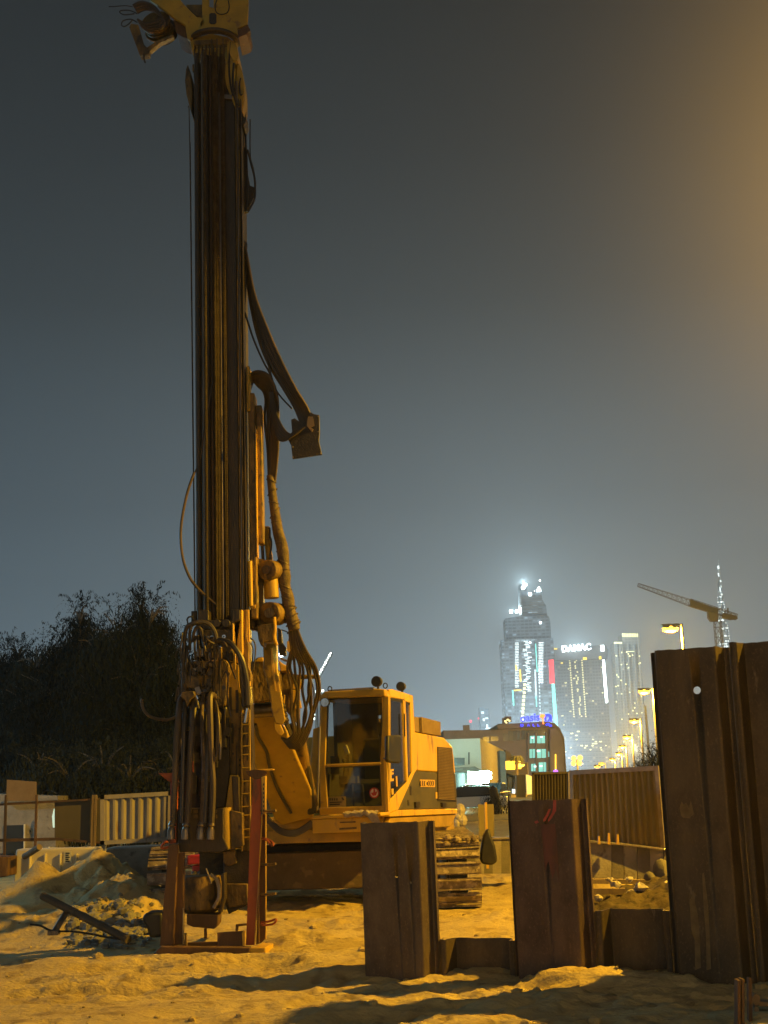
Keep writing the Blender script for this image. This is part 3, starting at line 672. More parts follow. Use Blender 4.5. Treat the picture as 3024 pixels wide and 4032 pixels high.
SQ(b, [(1683 + 3.2 * math.cos(a), 3085 + 8 * math.sin(a)) for a in [k * math.pi / 5 for k in range(10)]], .0065, .003)
part('emblem_mark', b, 'grease_dark', em)
b = MB()
SQ(b, [(1614, 3096), (1621, 3095), (1622, 3130), (1615, 3131)], .002, .004); SQ(b, [(1606, 3150), (1612, 3150), (1611, 3172), (1606, 3172)], .002, .004)
SQ(b, [(1632, 2918), (1635, 2918), (1639, 3034), (1636, 3034)], .003, .006)
part('panel_gap', b, 'grease_dark', rig)
b = MB(); SQ(b, [(1716, 3119), (1722, 3119), (1722, 3144), (1716, 3144)], .004, .004); part('reflector', b, 'yellow_clean', rig)
b = MB(); SQ(b, [(1638, 3158), (1654, 3156), (1656, 3178), (1640, 3180)], .03, .04); SQ(b, [(1742, 3160), (1758, 3160), (1758, 3178), (1744, 3178)], .03, .04); part('latch', b, 'grease_dark', rig)
b = MB(); SQ(b, [(1630, 2822), (1650, 2824), (1652, 2884), (1632, 2880)], -.1, .9); SQ(b, [(1662, 2823), (1735, 2842), (1737, 2898), (1664, 2886)], -.1, .9); part('silencer_box', b, 'tan_box', rig, bevel=.01)
b = MB(); SQ(b, [(1650, 2826), (1664, 2826), (1664, 2885), (1650, 2883)], -.14, .7); part('exhaust_guard', b, 'black', rig)
b = MB(); LB(b, .02, 3.6, .1, 2.7, -.36, -.02); part('upper_frame', b, 'yellow', rig, bevel=.01)
b = MB(); FQ(b, [(1229, 3227), (1466, 3216), (1466, 3273), (1230, 3282)], .38, .3); FQ(b, [(1230, 3212), (1500, 3200), (1500, 3214), (1229, 3226)], .42, .4); part('front_beam', b, 'yellow_clean', rig, bevel=.012)
b = MB(); FQ(b, [(1338, 3236), (1400, 3233), (1400, 3239), (1338, 3241)], .385, .006); FQ(b, [(1336, 3260), (1404, 3256), (1404, 3264), (1336, 3268)], .385, .006); part('scuff', b, 'yellow_dirty', rig)
b = MB(); FQ(b, [(1232, 2870), (1258, 2862), (1250, 3190), (1240, 3205), (1218, 3070)], -.1, .3); part('boom_side_guard', b, 'yellow', rig, bevel=.01)
# rag on the front deck
b = MB(); nx_, ny_ = 26, 14; vs = []
for j in range(ny_):
    for i in range(nx_):
        u = i / (nx_ - 1); v = j / (ny_ - 1); px_ = 1352 + 140 * u + 5 * math.sin(v * 9 + u * 5); dr = max(0.0, v - .55)
        q_ = FP(px_, 3203 - 3 * math.sin(u * 3), .10 + .38 * min(v, .62) / .62); q_.z = O.z + .012 + .035 * abs(math.sin(u * 11 + v * 7) * math.cos(v * 9 - u * 4)) * (1 - abs(u - .5)) + .02 * random.random()
        if dr: q_ = q_ - U * .012 - ZZ * (dr * (.10 + .26 * max(0, u - .55) * 2.2 + .03 * math.sin(u * 17)))
        vs.append(q_)
b.v = [tuple(p_) for p_ in vs] + [tuple(p_ + ZZ * .008 - U * .004) for p_ in vs]; k0 = len(vs)
for j in range(ny_ - 1):
    for i in range(nx_ - 1):
        a_ = j * nx_ + i; b.f += [(a_, a_ + nx_, a_ + nx_ + 1, a_ + 1), (k0 + a_, k0 + a_ + 1, k0 + a_ + nx_ + 1, k0 + a_ + nx_)]
rg = solo('rag', b, 'rag', 'pale crumpled rag lying on the deck below the windscreen', 'rag', sharp=60)

# --- undercarriage and tracks
b = MB(); b.box((-1.05, 21.4, .62), (3.0, 1.9, .42)); b.box((-1.05, 20.4, .66), (3.1, .35, .5)); part('car_body', b, 'grease_dark', rig, bevel=.02)
b = MB(); b.cyl((-1.05, 21.4, .8), (-1.05, 21.4, 1.12), .78, 36); part('slewing_ring', b, 'grease_dark', rig)
b = MB(); Q(b, [(1040, 3360), (1440, 3348), (1440, 3496), (1040, 3508)], 19.9, .3); part('cross_member', b, 'dusty_steel', rig, bevel=.02)
def track(xc, wdt, y0, y1):
    r = .46; zc = .47; path = []
    n_arc = 9
    L_ = y1 - y0 - 2 * r
    tot = 2 * L_ + 2 * math.pi * r; cnt = int(tot / .21)
    tk = MB()
    for k in range(cnt):
        s = k * tot / cnt
        if s < L_: p = (y0 + r + s, zc + r, 0)
        elif s < L_ + math.pi * r: a = (s - L_) / r; p = (y1 - r + r * math.sin(a), zc + r * math.cos(a), a)
        elif s < 2 * L_ + math.pi * r: p = (y1 - r - (s - L_ - math.pi * r), zc - r, math.pi)
        else: a = math.pi + (s - 2 * L_ - math.pi * r) / r; p = (y0 + r + r * math.sin(a), zc + r * math.cos(a), a)
        M = Matrix.Rotation(-p[2], 4, 'X')
        j = random.uniform(-.012, .012)
        tk.box((xc + j, p[0], p[1]), (wdt, .165, .028), M)
        for dy in (-.065, .06): tk.box(Vector((xc + j, p[0], p[1])) + M @ Vector((0, dy, .022)), (wdt - .01, .016, .036), M)
    t = part('crawler_track', tk, 'shoe', rig)
    b = MB(); b.box((xc, (y0 + y1) / 2, zc), (wdt * .45, y1 - y0 - .9, .5)); part('track_frame', b, 'grease_dark', t)
    for yy in (y0 + r, y1 - r):
        b = MB(); b.cyl((xc - .12, yy, zc), (xc + .12, yy, zc), r - .05, 24); part('sprocket', b, 'grease_dark', t)
track(P(1897, 3450, 19.15).x - .31, .62, 19.15, 23.9); track(P(577, 3480, 19.35).x + .31, .62, 19.35, 24.1)
# mud lumps on the right-hand track
b = MB()
for k in range(26):
    c = P(random.uniform(1728, 1880), 3300 + random.uniform(-6, 26), 19.35); b.sphere((c.x, c.y + random.uniform(-.12, .25), c.z), (random.uniform(.03, .09), random.uniform(.03, .08), random.uniform(.02, .05)), 7)
tag(solo('mud', b, 'shoe', 'dried mud and torn sacking heaped on the right-hand crawler track', 'mud'), kind='stuff')

# --- boom
by = lambda py: 17.3 + (py - 2800) / 430 * 1.7
def BQ(mb, pts, off, d): return mb.prism([P(x, y, by(y) + off) for x, y in pts], (0, d, 0))
b = MB(); BQ(b, [(985, 2836), (1010, 2795), (1075, 2790), (1122, 2872), (1168, 2985), (1223, 3109), (1231, 3217), (1175, 3230), (1107, 3250), (1083, 3231), (1050, 3145), (1010, 3030), (985, 2960)], 0, .42)
part('boom', b, 'yellow', rig, bevel=.015)
b = MB(); b.tube([P(1004, 2852, by(2852) - .03), P(1010, 2870, by(2870) - .03), P(1018, 2905, by(2905) - .04), P(1050, 2960, by(2960) - .04), P(1062, 3020, by(3020) - .04), P(1095, 3110, by(3110) - .05), P(1145, 3200, by(3200) - .06)], .022, 8); part('hydraulic_hose', b, 'rubber', rig)
b = MB()
for k in range(4): b.tube([P(1045, 3205 + 6 * k, 18.7), P(1100, 3262 + 5 * k, 18.6), P(1165, 3272 + 5 * k, 18.6), P(1225, 3235 + 6 * k, 18.7)], .024, 8)
part('hydraulic_hose', b, 'rubber', rig)
b = MB(); b.tube([P(1180, 2905, 18.4), P(1232, 3170, 19.0)], .075, 16, smooth=False); part('boom_cylinder', b, 'yellow_dirty', rig)
b = MB(); b.tube([P(1120, 2850, 18.3), P(1180, 3000, 18.6), P(1228, 3200, 18.9)], .06, 10); b.tube([P(1150, 2850, 18.35), P(1205, 3000, 18.6), P(1232, 3190, 18.9)], .045, 10); part('boom_cylinder', b, 'grease_dark', rig)
# boom head with plates and orange pieces behind it
YB = 17.1
b = MB(); Q(b, [(990, 2610), (1012, 2588), (1036, 2586), (1100, 2640), (1104, 2760), (990, 2768)], YB, .5); part('boom_head', b, 'yellow_dirty', rig, bevel=.02)
b = MB(); Q(b, [(1000, 2606), (1015, 2592), (1037, 2588), (1037, 2605)], YB - .01, .5); Q(b, [(1096, 2598), (1112, 2612), (1140, 2628), (1136, 2640), (1104, 2644)], YB + .1, .4); part('boom_head_cap', b, 'yellow_clean', rig, bevel=.01)
b = MB(); b.cyl(P(980, 2800, YB + .15), P(1078, 2796, YB + .15), .085, 22); part('cross_tube', b, 'steel', rig)
b = MB(); Q(b, [(1100, 2640), (1185, 2660), (1178, 2715), (1178, 2860), (1126, 2800), (1104, 2760)], YB + .35, .2); part('hose_guide_plate', b, 'yellow_dirty', rig, bevel=.01)
for pts in ([(1109, 2736), (1122, 2736), (1121, 2770), (1110, 2770)], [(1144, 2720), (1158, 2716), (1167, 2722), (1166, 2795), (1146, 2745)], [(1152, 2695), (1163, 2692), (1163, 2712), (1152, 2712)], [(1171, 2688), (1186, 2685), (1186, 2712), (1172, 2712)], [(1175, 2757), (1183, 2759), (1188, 2789), (1177, 2789)]):
    b = MB(); Q(b, pts, YB + .28, .05); part('guide_bracket', b, 'yellow_clean', rig, bevel=.004)
b = MB(); Q(b, [(1078, 2842), (1100, 2840), (1118, 2884), (1108, 2896), (1096, 2892), (1082, 2872)], by(2850) - .06, .05); part('boom_ear', b, 'yellow_clean', rig, bevel=.006)
b = MB(); Q(b, [(1035, 2520), (1088, 2520), (1092, 2640), (1110, 2750), (1124, 2836), (1112, 2852), (1085, 2850), (1070, 2800), (1058, 2700), (1038, 2640)], YB - .35, .16); part('mast_link', b, 'yellow', rig, bevel=.012)
b = MB(); Q(b, [(1066, 2552), (1074, 2552), (1080, 2640), (1088, 2720), (1084, 2720), (1070, 2640)], YB - .39, .03); part('link_rib', b, 'yellow_clean', rig)
b = MB()
for k in range(4): b.sphere(P(1112 + k * 4, 2782 + k * 18, YB - .3), .045, 8)
part('fitting', b, 'grease', rig)

# --- mast: a lattice of long tubes and ropes in front of a box leader
YM = 16.0
zt = P(850, 165, YM).z
def xat(px, py=1400, Y=YM): return P(px, py, Y).x
mx0 = xat(768); mx1 = xat(966)
tilt = (P(858, 700, YM).x - P(871, 2400, YM).x) / (P(858, 700, YM).z - P(871, 2400, YM).z)
z_ref = P(860, 1400, YM).z
def vt(mb, px, r, y, z0, z1, n=10):
    x = xat(px, 1400, y); return mb.tube([(x + tilt * (z0 - z_ref), y, z0), (x + tilt * (z1 - z_ref), y, z1)], r, n, smooth=False)
def vb(mb, pa, pb, y0, y1, z0, z1):
    xa, xb = xat(pa, 1400, y0), xat(pb, 1400, y0)
    f = lambda x, y, z: Vector((x + tilt * (z - z_ref), y, z))
    return mb.add([f(xa, y0, z0), f(xb, y0, z0), f(xb, y1, z0), f(xa, y1, z0), f(xa, y0, z1), f(xb, y0, z1), f(xb, y1, z1), f(xa, y1, z1)], [(0, 1, 5, 4), (1, 2, 6, 5), (2, 3, 7, 6), (3, 0, 4, 7), (3, 2, 1, 0), (4, 5, 6, 7)])
zL = P(860, 2500, YM).z
b = MB(); vb(b, 776, 962, 16.2, 16.7, .75, zt - .3); part('mast', b, 'grease_dark', rig, bevel=.01)
b = MB(); vb(b, 893, 934, 16.02, 16.2, 2.2, zt - .55); part('mast_rail', b, 'grease', rig, bevel=.006)
b = MB(); vb(b, 769, 774, 16.04, 16.25, zL - .4, zt - .5); vb(b, 790, 793, 16.1, 16.2, zL, zt - .5); vb(b, 826, 829, 16.06, 16.2, zL, zt - .5); part('mast_rail', b, 'rusty_mast', rig)
for px_, r_, m_ in ((780, .026, 'grease'), (800, .016, 'steel'), (820, .024, 'grease'), (836, .026, 'rusty_mast'), (870, .022, 'steel')):
    b = MB(); vt(b, px_, r_, 15.93 + (px_ - 780) * .0011, zL, zt - .2); part('mast_tube', b, m_, rig)
for px_, r_ in ((810, .018), (848, .016), (857, .016), (881, .017)):
    b = MB(); vt(b, px_, r_, 15.84 + (px_ - 810) * .0016, zL, zt - .2); part('wire_rope', b, 'rope_fine', rig)
for px_, r_ in ((842, .008), (864, .008), (889, .009)):
    b = MB(); vt(b, px_, r_, 15.93, zL, zt); part('wire_rope', b, 'rope', rig)
for px_, m_ in ((938, 'yellow_dirty'), (944, 'steel'), (950, 'yellow_dirty'), (959, 'grease')):
    b = MB(); vb(b, px_ - 1.6, px_ + 1.6, 16.0, 16.25, zL - .6, zt - .8 if px_ > 945 else zt - .55); part('mast_rail', b, m_, rig)
b = MB(); x0 = P(748, 560, YM); x1 = P(768, 2410, YM); b.tube([x0, x1], .009, 6, smooth=False); part('wire_rope', b, 'rope', rig)
b = MB(); b.tube([P(741, 420, YM), P(747, 560, YM), P(760, 1800, YM)], .006, 6); part('wire_rope', b, 'rope', rig)
b = MB(); T(b, [(765, 1860), (735, 1950), (712, 2080), (718, 2190), (745, 2270), (778, 2315), (815, 2350), (850, 2380)], .017, 15.9); part('hydraulic_hose', b, 'hose_brown', rig)
b = MB(); T(b, [(768, 1860), (790, 1800), (800, 1720), (812, 1650), (838, 1500)], .010, 15.93); part('hydraulic_hose', b, 'hose_brown', rig)
# right-hand back stay and its cylinder
b = MB(); vb(b, 974, 1000, 16.15, 16.45, P(990, 2440, 16.3).z, P(990, 1560, 16.3).z); vb(b, 1003, 1027, 16.25, 16.5, P(990, 2140, 16.3).z, P(990, 1600, 16.3).z); part('back_stay', b, 'yellow_dirty', rig, bevel=.012)
b = MB(); vb(b, 1000, 1003.5, 16.12, 16.3, P(990, 2200, 16.3).z, P(990, 1700, 16.3).z); part('back_stay_rib', b, 'yellow_clean', rig)
b = MB(); vb(b, 968, 982, 16.1, 16.3, P(985, 1625, 16.2).z, P(985, 1450, 16.2).z); part('mast_lug', b, 'yellow', rig, bevel=.01)
b = MB(); T(b, [(1046, 2075), (1060, 2205)], .045, 16.6, 12, False); Q(b, [(1036, 2072), (1050, 2072), (1050, 2100), (1036, 2100)], 16.55, .1); part('stay_cylinder', b, 'yellow', rig)
b = MB(); T(b, [(1030, 2100), (1036, 2205)], .02, 16.5, 8, False); T(b, [(1058, 2082), (1062, 2082), (1063, 2120)], .012, 16.5, 6); T(b, [(1062, 2110), (1069, 2140), (1062, 2205)], .012, 16.5, 6); part('hydraulic_hose', b, 'grease', rig)
c = P(1050, 2244, 16.3); b = MB(); b.cyl(c, c + Vector((.09, .25, .02)), .125, 28); part('pivot_drum', b, 'yellow_dirty', rig, bevel=.01)
b = MB(); b.cyl(c + Vector((-.005, -.02, 0)), c + Vector((0, .01, 0)), .055, 20); part('pivot_pin', b, 'grease', rig)
b = MB(); b.cyl(P(1066, 2280, 16.45), P(1070, 2356, 16.45), .09, 24); part('cylinder_barrel', b, 'yellow', rig, bevel=.008)
b = MB(); Q(b, [(1012, 2200), (1040, 2200), (1035, 2400), (1030, 2480), (1000, 2480), (990, 2300)], 16.45, .2); Q(b, [(983, 2205), (992, 2205), (996, 2395), (986, 2398)], 16.1, .12); part('knuckle_frame', b, 'yellow_dirty', rig, bevel=.01)
b = MB(); T(b, [(984, 2210), (988, 2385), (1006, 2388)], .026, 16.05, 10, False); part('guide_tube', b, 'yellow_clean', rig)
b = MB(); c = P(1060, 2414, 16.35); b.cyl(c, c + Vector((.1, .24, .01)), .135, 28); Q(b, [(984, 2398), (1050, 2370), (1075, 2380), (1080, 2465), (984, 2476)], 16.45, .25); part('lower_knuckle', b, 'yellow_dirty', rig, bevel=.01)
b = MB(); T(b, [(1078, 2380), (1100, 2395), (1108, 2425), (1098, 2450)], .03, 16.5, 8); part('knuckle_rim', b, 'yellow_clean', rig)
b = MB(); c = P(1060, 2414, 16.3); b.cyl(c + Vector((0, -.02, 0)), c, .06, 20); part('pivot_pin', b, 'grease', rig)
b = MB(); Q(b, [(1010, 2462), (1082, 2452), (1086, 2520), (1040, 2528), (1038, 2543), (1028, 2543), (1018, 2520)], 16.3, .3); part('link_block', b, 'yellow_dirty', rig, bevel=.012)
b = MB(); T(b, [(1080, 2430), (1083, 2480), (1080, 2510), (1090, 2540)], .02, 16.25, 8); part('link_edge', b, 'yellow_clean', rig)
b = MB(); Q(b, [(1092, 2470), (1106, 2478), (1112, 2530), (1126, 2550), (1124, 2580), (1100, 2580), (1094, 2530)], 16.6, .15); part('valve_block', b, 'grease_dark', rig, bevel=.01)
b = MB(); Q(b, [(1130, 2525), (1138, 2524), (1142, 2560), (1136, 2568), (1130, 2560)], 16.55, .12); part('valve_plate', b, 'yellow_clean', rig)
b = MB(); T(b, [(1108, 2480), (1130, 2488), (1140, 2500), (1136, 2530)], .008, 16.6, 6); T(b, [(985, 2510), (1005, 2540), (1000, 2620), (985, 2650)], .01, 16.3, 6); T(b, [(985, 2530), (996, 2560), (990, 2640)], .008, 16.3, 6); part('hydraulic_hose', b, 'rubber', rig)
b = MB(); b.sphere(P(1107, 2577, 16.7), .032, 10); part('work_light', b, 'white_on', rig)
b = MB(); T(b, [(1105, 2592), (1130, 2602), (1142, 2592), (1148, 2575)], .014, 16.9, 8); part('hydraulic_hose', b, 'hose_brown', rig)

# --- long hose bundles
for k in range(14):
    f = k / 13 - .5; b = MB()
    w_ = lambda: random.uniform(-3, 3)
    T(b, [(962, 950 + 22 * k), (973 - 6 * f, 1045 + 40 * f), (994 - 22 * f + w_(), 1165), (1036 - 46 * f + w_(), 1310), (1084 - 58 * f + w_(), 1430), (1140 - 50 * f + w_(), 1530), (1187 - 50 * f, 1610), (1216 - 40 * f, 1690 + 14 * f)], .016, [16.25, 16.2 + .1 * f, 16.1 + .2 * f, 16.1 + .2 * f, 16.15]); part('hose_bundle', b, 'rubber' if k % 3 else 'hose_brown', rig)
b = MB(); T(b, [(964, 1230), (1000, 1340), (1040, 1430), (1062, 1470), (1075, 1530)], .012, 16.2); T(b, [(1030, 1350), (1060, 1450), (1090, 1540), (1150, 1610)], .010, 16.15); part('hydraulic_hose', b, 'rubber', rig)
for k in range(12):     # arch over the mast bracket and down into the wrapped bundle
    f = k / 11; b = MB()
    T(b, [(976 + 3 * f, 1520 + 34 * f), (986 + 10 * f, 1476 + 28 * f), (1020 - 2 * f, 1462 + 60 * f), (1060 - 22 * f, 1482 + 60 * f), (1090 - 42 * f + random.uniform(-3, 3), 1550 + 30 * f), (1098 - 52 * f + random.uniform(-4, 4), 1650), (1094 - 40 * f, 1770), (1082 - 22 * f, 1900)], .017, [16.3, 16.1 + .2 * f, 16.2 + .2 * f, 16.5]); part('hose_bundle', b, 'rubber' if k % 3 else 'hose_brown', rig)
for k in range(9):     # loops from the dark plate back to the arch
    f = k / 8 * 1.6; b = MB()
    T(b, [(1200 - 10 * f, 1680 + 8 * f), (1160 - 12 * f, 1712 + 8 * f), (1126 - 10 * f, 1700 + 22 * f), (1096 - 4 * f, 1650 + 40 * f), (1082 - 6 * f, 1600 + 20 * f), (1074 - 8 * f, 1545)], .014, [15.95, 16.0, 16.15]); part('hose_bundle', b, 'hose_brown' if k % 2 else 'rubber', rig)
b = MB(); b.prism([P(x, y, 16.05) for x, y in [(1146, 1752), (1152, 1806), (1268, 1789), (1256, 1737), (1259, 1700), (1257, 1634), (1236, 1630), (1222, 1622), (1210, 1650), (1190, 1668), (1160, 1646), (1146, 1652), (1150, 1700), (1130, 1722)]], (0, .05, 0)); hp = part('hose_plate', b, 'grease_dark', rig, bevel=.006)
b = MB(); Q(b, [(1212, 1640), (1232, 1640), (1238, 1675), (1222, 1682), (1234, 1690), (1228, 1700), (1208, 1676)], 16.03, .02); part('clamp_plate', b, 'tan_box', hp)
b = MB(); T(b, [(1110, 1730), (1140, 1712), (1172, 1700), (1188, 1688)], .012, 15.98, 6); part('strap', b, 'hose_brown', hp)
b = MB()
for x, y in ((1153, 1800), (1262, 1785), (1152, 1760), (1252, 1700), (1252, 1640)): b.sphere(P(x, y, 16.03), .010, 6)
part('bolt', b, 'steel', hp)
b = MB()   # the wrapped bundle, lumpy
pts = [(1066, 1872), (1075, 1960), (1085, 2040), (1098, 2100), (1108, 2150), (1115, 2200), (1120, 2260), (1122, 2300), (1130, 2350), (1140, 2400), (1150, 2445), (1160, 2480)]
T(b, [(x + random.uniform(-3, 3), y) for x, y in pts], [.048, .052, .060, .066, .070, .074, .064, .080, .066, .078, .072, .078, .07], 16.5, 16); part('wrapped_hose_bundle', b, 'hose_wrap', rig)
b = MB()
for k in range(22):
    f = (k + .5) / 22 * (len(pts) - 1); i_ = int(f); f -= i_; x = pts[i_][0] * (1 - f) + pts[i_ + 1][0] * f; y = pts[i_][1] * (1 - f) + pts[i_ + 1][1] * f
    c = P(x, y, 16.5); r_ = .056 + .024 * (k / 21); tl = random.uniform(-.05, .07)
    b.tube([c + Vector((math.cos(a) * r_, math.sin(a) * r_, tl * math.cos(a))) for a in [q_ * math.pi / 8 for q_ in range(17)]], .008, 6, smooth=False)
part('binding', b, 'hose_brown', rig)
for k in range(10):
    f = k / 9 - .5; b = MB(); r0 = random.uniform(-9, 9)
    T(b, [(1152 + 20 * f, 2440), (1158 + 34 * f, 2490), (1172 + 70 * f + r0, 2560), (1192 + 96 * f - r0 * 1.6, 2630), (1200 + 96 * f + random.uniform(-14, 14), 2720), (1200 + 92 * f + random.uniform(-12, 12), 2810), (1188 + 60 * f, 2880), (1160 + 50 * f, 2925 + 30 * f), (1125 + 30 * f, 2925 + 40 * f)], .017, [16.5, 16.6, 16.9 + .15 * f, 17.3 + .3 * f, 17.6]); part('hose_bundle', b, 'hose_brown' if k % 3 == 0 else 'rubber', rig)
b = MB(); T(b, [(1205, 2560), (1228, 2600), (1222, 2660), (1235, 2720), (1236, 2810)], .009, [16.8, 17.2], 6); T(b, [(1150, 2600), (1160, 2560), (1142, 2620), (1150, 2650)], .008, 17, 6); part('hydraulic_hose', b, 'rubber', rig)
b = MB(); Q(b, [(1130, 2656), (1238, 2656), (1240, 2672), (1130, 2674)], 17.25, .06); T(b, [(1195, 2663), (1240, 2662)], .02, 17.2, 8); part('hose_clamp', b, 'yellow_dirty', rig)

# --- side gear high on the mast
b = MB(); T(b, [(966, 440), (968, 560), (972, 640), (975, 760), (970, 830)], .012, 16.3); T(b, [(985, 470), (985, 600), (990, 640)], .008, 16.3); T(b, [(975, 590), (990, 650), (1002, 700), (1005, 760), (1000, 790), (985, 820), (975, 835)], .013, 16.25); T(b, [(975, 600), (996, 660), (1006, 740), (985, 800)], .009, 16.25, 6); T(b, [(960, 950), (969, 965), (964, 1000)], .02, 16.3, 6); part('hydraulic_hose', b, 'rubber', rig)
b = MB(); Q(b, [(958, 575), (966, 580), (972, 660), (984, 730), (1004, 738), (1000, 775), (975, 830), (958, 834)], 16.3, .08); Q(b, [(932, 458), (958, 440), (960, 480), (972, 472), (975, 478), (960, 492), (938, 490)], 16.25, .1); part('valve_block', b, 'grease', rig, bevel=.006)
b = MB(); Q(b, [(936, 490), (962, 488), (962, 590), (950, 590), (944, 575), (936, 575)], 16.3, .06); part('valve_bracket', b, 'rusty_mast', rig)

# --- mast head
h7 = lambda pts: ZM(450, 0, 2.765, pts)
YH = 15.95
b = MB()
for pl in ([(380, -60), (640, -60), (720, 0), (800, 90), (900, 185), (960, 190), (1010, 250), (900, 330), (830, 440), (795, 420), (770, 270), (660, 200), (520, 90), (390, 0)],
           [(955, -60), (1030, -60), (1030, 70), (1120, 90), (1250, 60), (1460, 60), (1450, 265), (1340, 310), (1345, 380), (1260, 330), (1140, 300), (1000, 310), (900, 335), (955, 200)],
           [(1080, -60), (1460, -60), (1460, 62), (1250, 62), (1120, 92), (1080, 80)]):
    b.prism([P(x, y, YH) for x, y in h7(pl)], (0, .06, 0)); bk_ = bk_ if 'bk_' in globals() else MB(); bk_.prism([P(x, y, YH + .5) for x, y in h7(pl)], (0, .06, 0))
part('mast_head_plate', b, 'yellow', rig, bevel=.008); part('mast_head_plate', bk_, 'yellow', rig, bevel=.008)
b = MB(); b.prism([P(x, y, YH - .012) for x, y in h7([(1035, 155), (1050, 142), (1095, 142), (1112, 160), (1112, 240), (1095, 258), (1050, 258), (1033, 240)])], (0, .01, 0)); part('slot', b, 'grease_dark', rig)
b = MB(); b.tube([P(x, y, YH - .02) for x, y in h7([(1120, -10), (1098, 60), (1110, 130), (1160, 155), (1225, 140), (1250, 80), (1240, 0), (1230, -30)])], .007, 6); part('cable', b, 'black', rig)
b = MB(); b.prism([P(x, y, YH + .1) for x, y in h7([(780, 50), (960, 50), (960, 180), (890, 165), (800, 85)])], (0, .35, 0)); part('cross_plate', b, 'yellow_dirty', rig)
b = MB(); b.prism([P(x, y, YH + .08) for x, y in h7([(640, 210), (770, 270), (800, 420), (740, 400), (680, 360)])], (0, .4, 0)); b.prism([P(x, y, YH) for x, y in h7([(1345, 330), (1455, 262), (1470, 310), (1450, 370), (1350, 410)])], (0, .45, 0)); part('gusset', b, 'rust_frame', rig, bevel=.006)
b = MB(); c = P(450 + 1455 / 2.765, 325 / 2.765, YH - .01); b.cyl(c, c + Vector((0, .1, 0)), .03, 12); part('pin', b, 'rusty_mast', rig)
# big sheave on the left with its rope
c = P(450 + 450 / 2.765, 235 / 2.765, YH + .1); b = MB()
ax = Vector((.15, .95, -.3)).normalized()
for off, r_ in ((0, .19), (.05, .165), (.10, .165), (.15, .19)):
    b.cyl(c + ax * off, c + ax * (off + .03), r_, 36)
part('sheave', b, 'yellow_dirty', rig, bevel=.004)
c2 = P(450 + 510 / 2.765, 310 / 2.765, YH + .35); b = MB(); b.cyl(c2, c2 + ax * .12, .19, 32); part('sheave', b, 'grease', rig)
b = MB()
for k in range(7):
    b.tube([P(x + k * 3, y + k * 5, YH - .02 - .015 * (k % 2)) for x, y in ZM(450, 0, 2.765, [(200, 60), (290, 20), (400, 50), (480, 120), (500, 190), (430, 240), (330, 250), (250, 210)])], .014, 6)
part('rope_coil', b, 'hose_brown', rig)
b = MB(); b.prism([P(x, y, YH) for x, y in h7([(160, 290), (180, 255), (260, 265), (320, 480), (385, 545), (375, 590), (280, 605), (265, 570)])], (0, .12, 0)); b.prism([P(x, y, YH + .02) for x, y in h7([(345, 520), (480, 430), (640, 370), (650, 395), (500, 460), (380, 560)])], (0, .1, 0)); part('sheave_bracket', b, 'yellow_dirty', rig, bevel=.008)
b = MB(); b.tube([P(x, y, YH) for x, y in h7([(250, 150), (170, 115), (80, 115), (60, 135), (110, 160), (220, 150)])], .008, 6); b.tube([P(x, y, YH) for x, y in h7([(250, 245), (180, 210), (100, 225), (78, 270), (110, 290), (160, 260), (200, 215)])], .008, 6); b.tube([P(x, y, YH) for x, y in h7([(200, 75), (120, 62), (0, 70), (-60, 72)])], .006, 6); b.tube([P(x, y, YH) for x, y in h7([(320, 600), (325, 650), (338, 685)])], .01, 6); part('cable', b, 'black', rig)
# neck ring
b = MB(); b.tube([P(x, y, yy) for (x, y), yy in zip(h7([(832, 450), (860, 390), (930, 345), (1040, 322), (1150, 325), (1250, 355), (1320, 410), (1345, 490)]), [16.1, 15.95, 15.88, 15.85, 15.85, 15.88, 15.95, 16.1])], .028, 10); b.tube([P(x, y, yy) for (x, y), yy in zip(h7([(845, 445), (880, 405), (960, 372), (1060, 358), (1160, 362), (1245, 390), (1310, 440), (1335, 510)]), [16.1, 15.95, 15.9, 15.87, 15.87, 15.9, 15.95, 16.1])], .016, 8); part('neck_ring', b, 'grease', rig)
b = MB(); b.prism([P(x, y, 15.98) for x, y in h7([(825, 455), (890, 405), (1060, 365), (1230, 400), (1330, 470), (1355, 600), (1340, 660), (1290, 660), (1240, 560), (1228, 430), (870, 440), (865, 520), (845, 560)])], (0, .55, 0)); b.prism([P(x, y, 16.0) for x, y in h7([(1225, 430), (1300, 440), (1355, 600), (1340, 660), (1310, 690), (1320, 800), (1300, 1000), (1320, 1180), (1270, 1060), (1215, 920), (1190, 800), (1225, 600)])], (0, .5, 0)); part('mast_top_frame', b, 'yellow', rig, bevel=.008)
b = MB(); b.prism([P(x, y, 15.96) for x, y in h7([(868, 440), (1222, 420), (1222, 470), (868, 490)])], (0, .1, 0)); part('top_crossbar', b, 'yellow_dirty', rig, bevel=.006)
b = MB(); b.prism([P(x, y, 16.05) for x, y in h7([(1330, 700), (1360, 690), (1395, 780), (1415, 920), (1415, 1100), (1395, 1210), (1365, 1180), (1330, 1020), (1322, 850)])], (0, .4, 0)); part('rope_guard', b, 'yellow', rig, bevel=.012)
b = MB(); T(b, h7([(1375, 850), (1362, 930), (1372, 1030), (1395, 1025)]), .010, 16.02, 6); T(b, h7([(1300, 690), (1290, 900), (1310, 1060), (1370, 1200)]), .014, 16.0, 8); T(b, h7([(1265, 460), (1250, 700), (1262, 900), (1290, 1040)]), .012, 15.99, 8); part('guard_edge', b, 'grease_dark', rig)
b = MB(); b.prism([P(x, y, 16.05) for x, y in h7([(1325, 1190), (1395, 1215), (1405, 1260), (1440, 1300), (1410, 1370), (1350, 1360)])], (0, .3, 0)); part('guard_foot', b, 'grease', rig, bevel=.006)
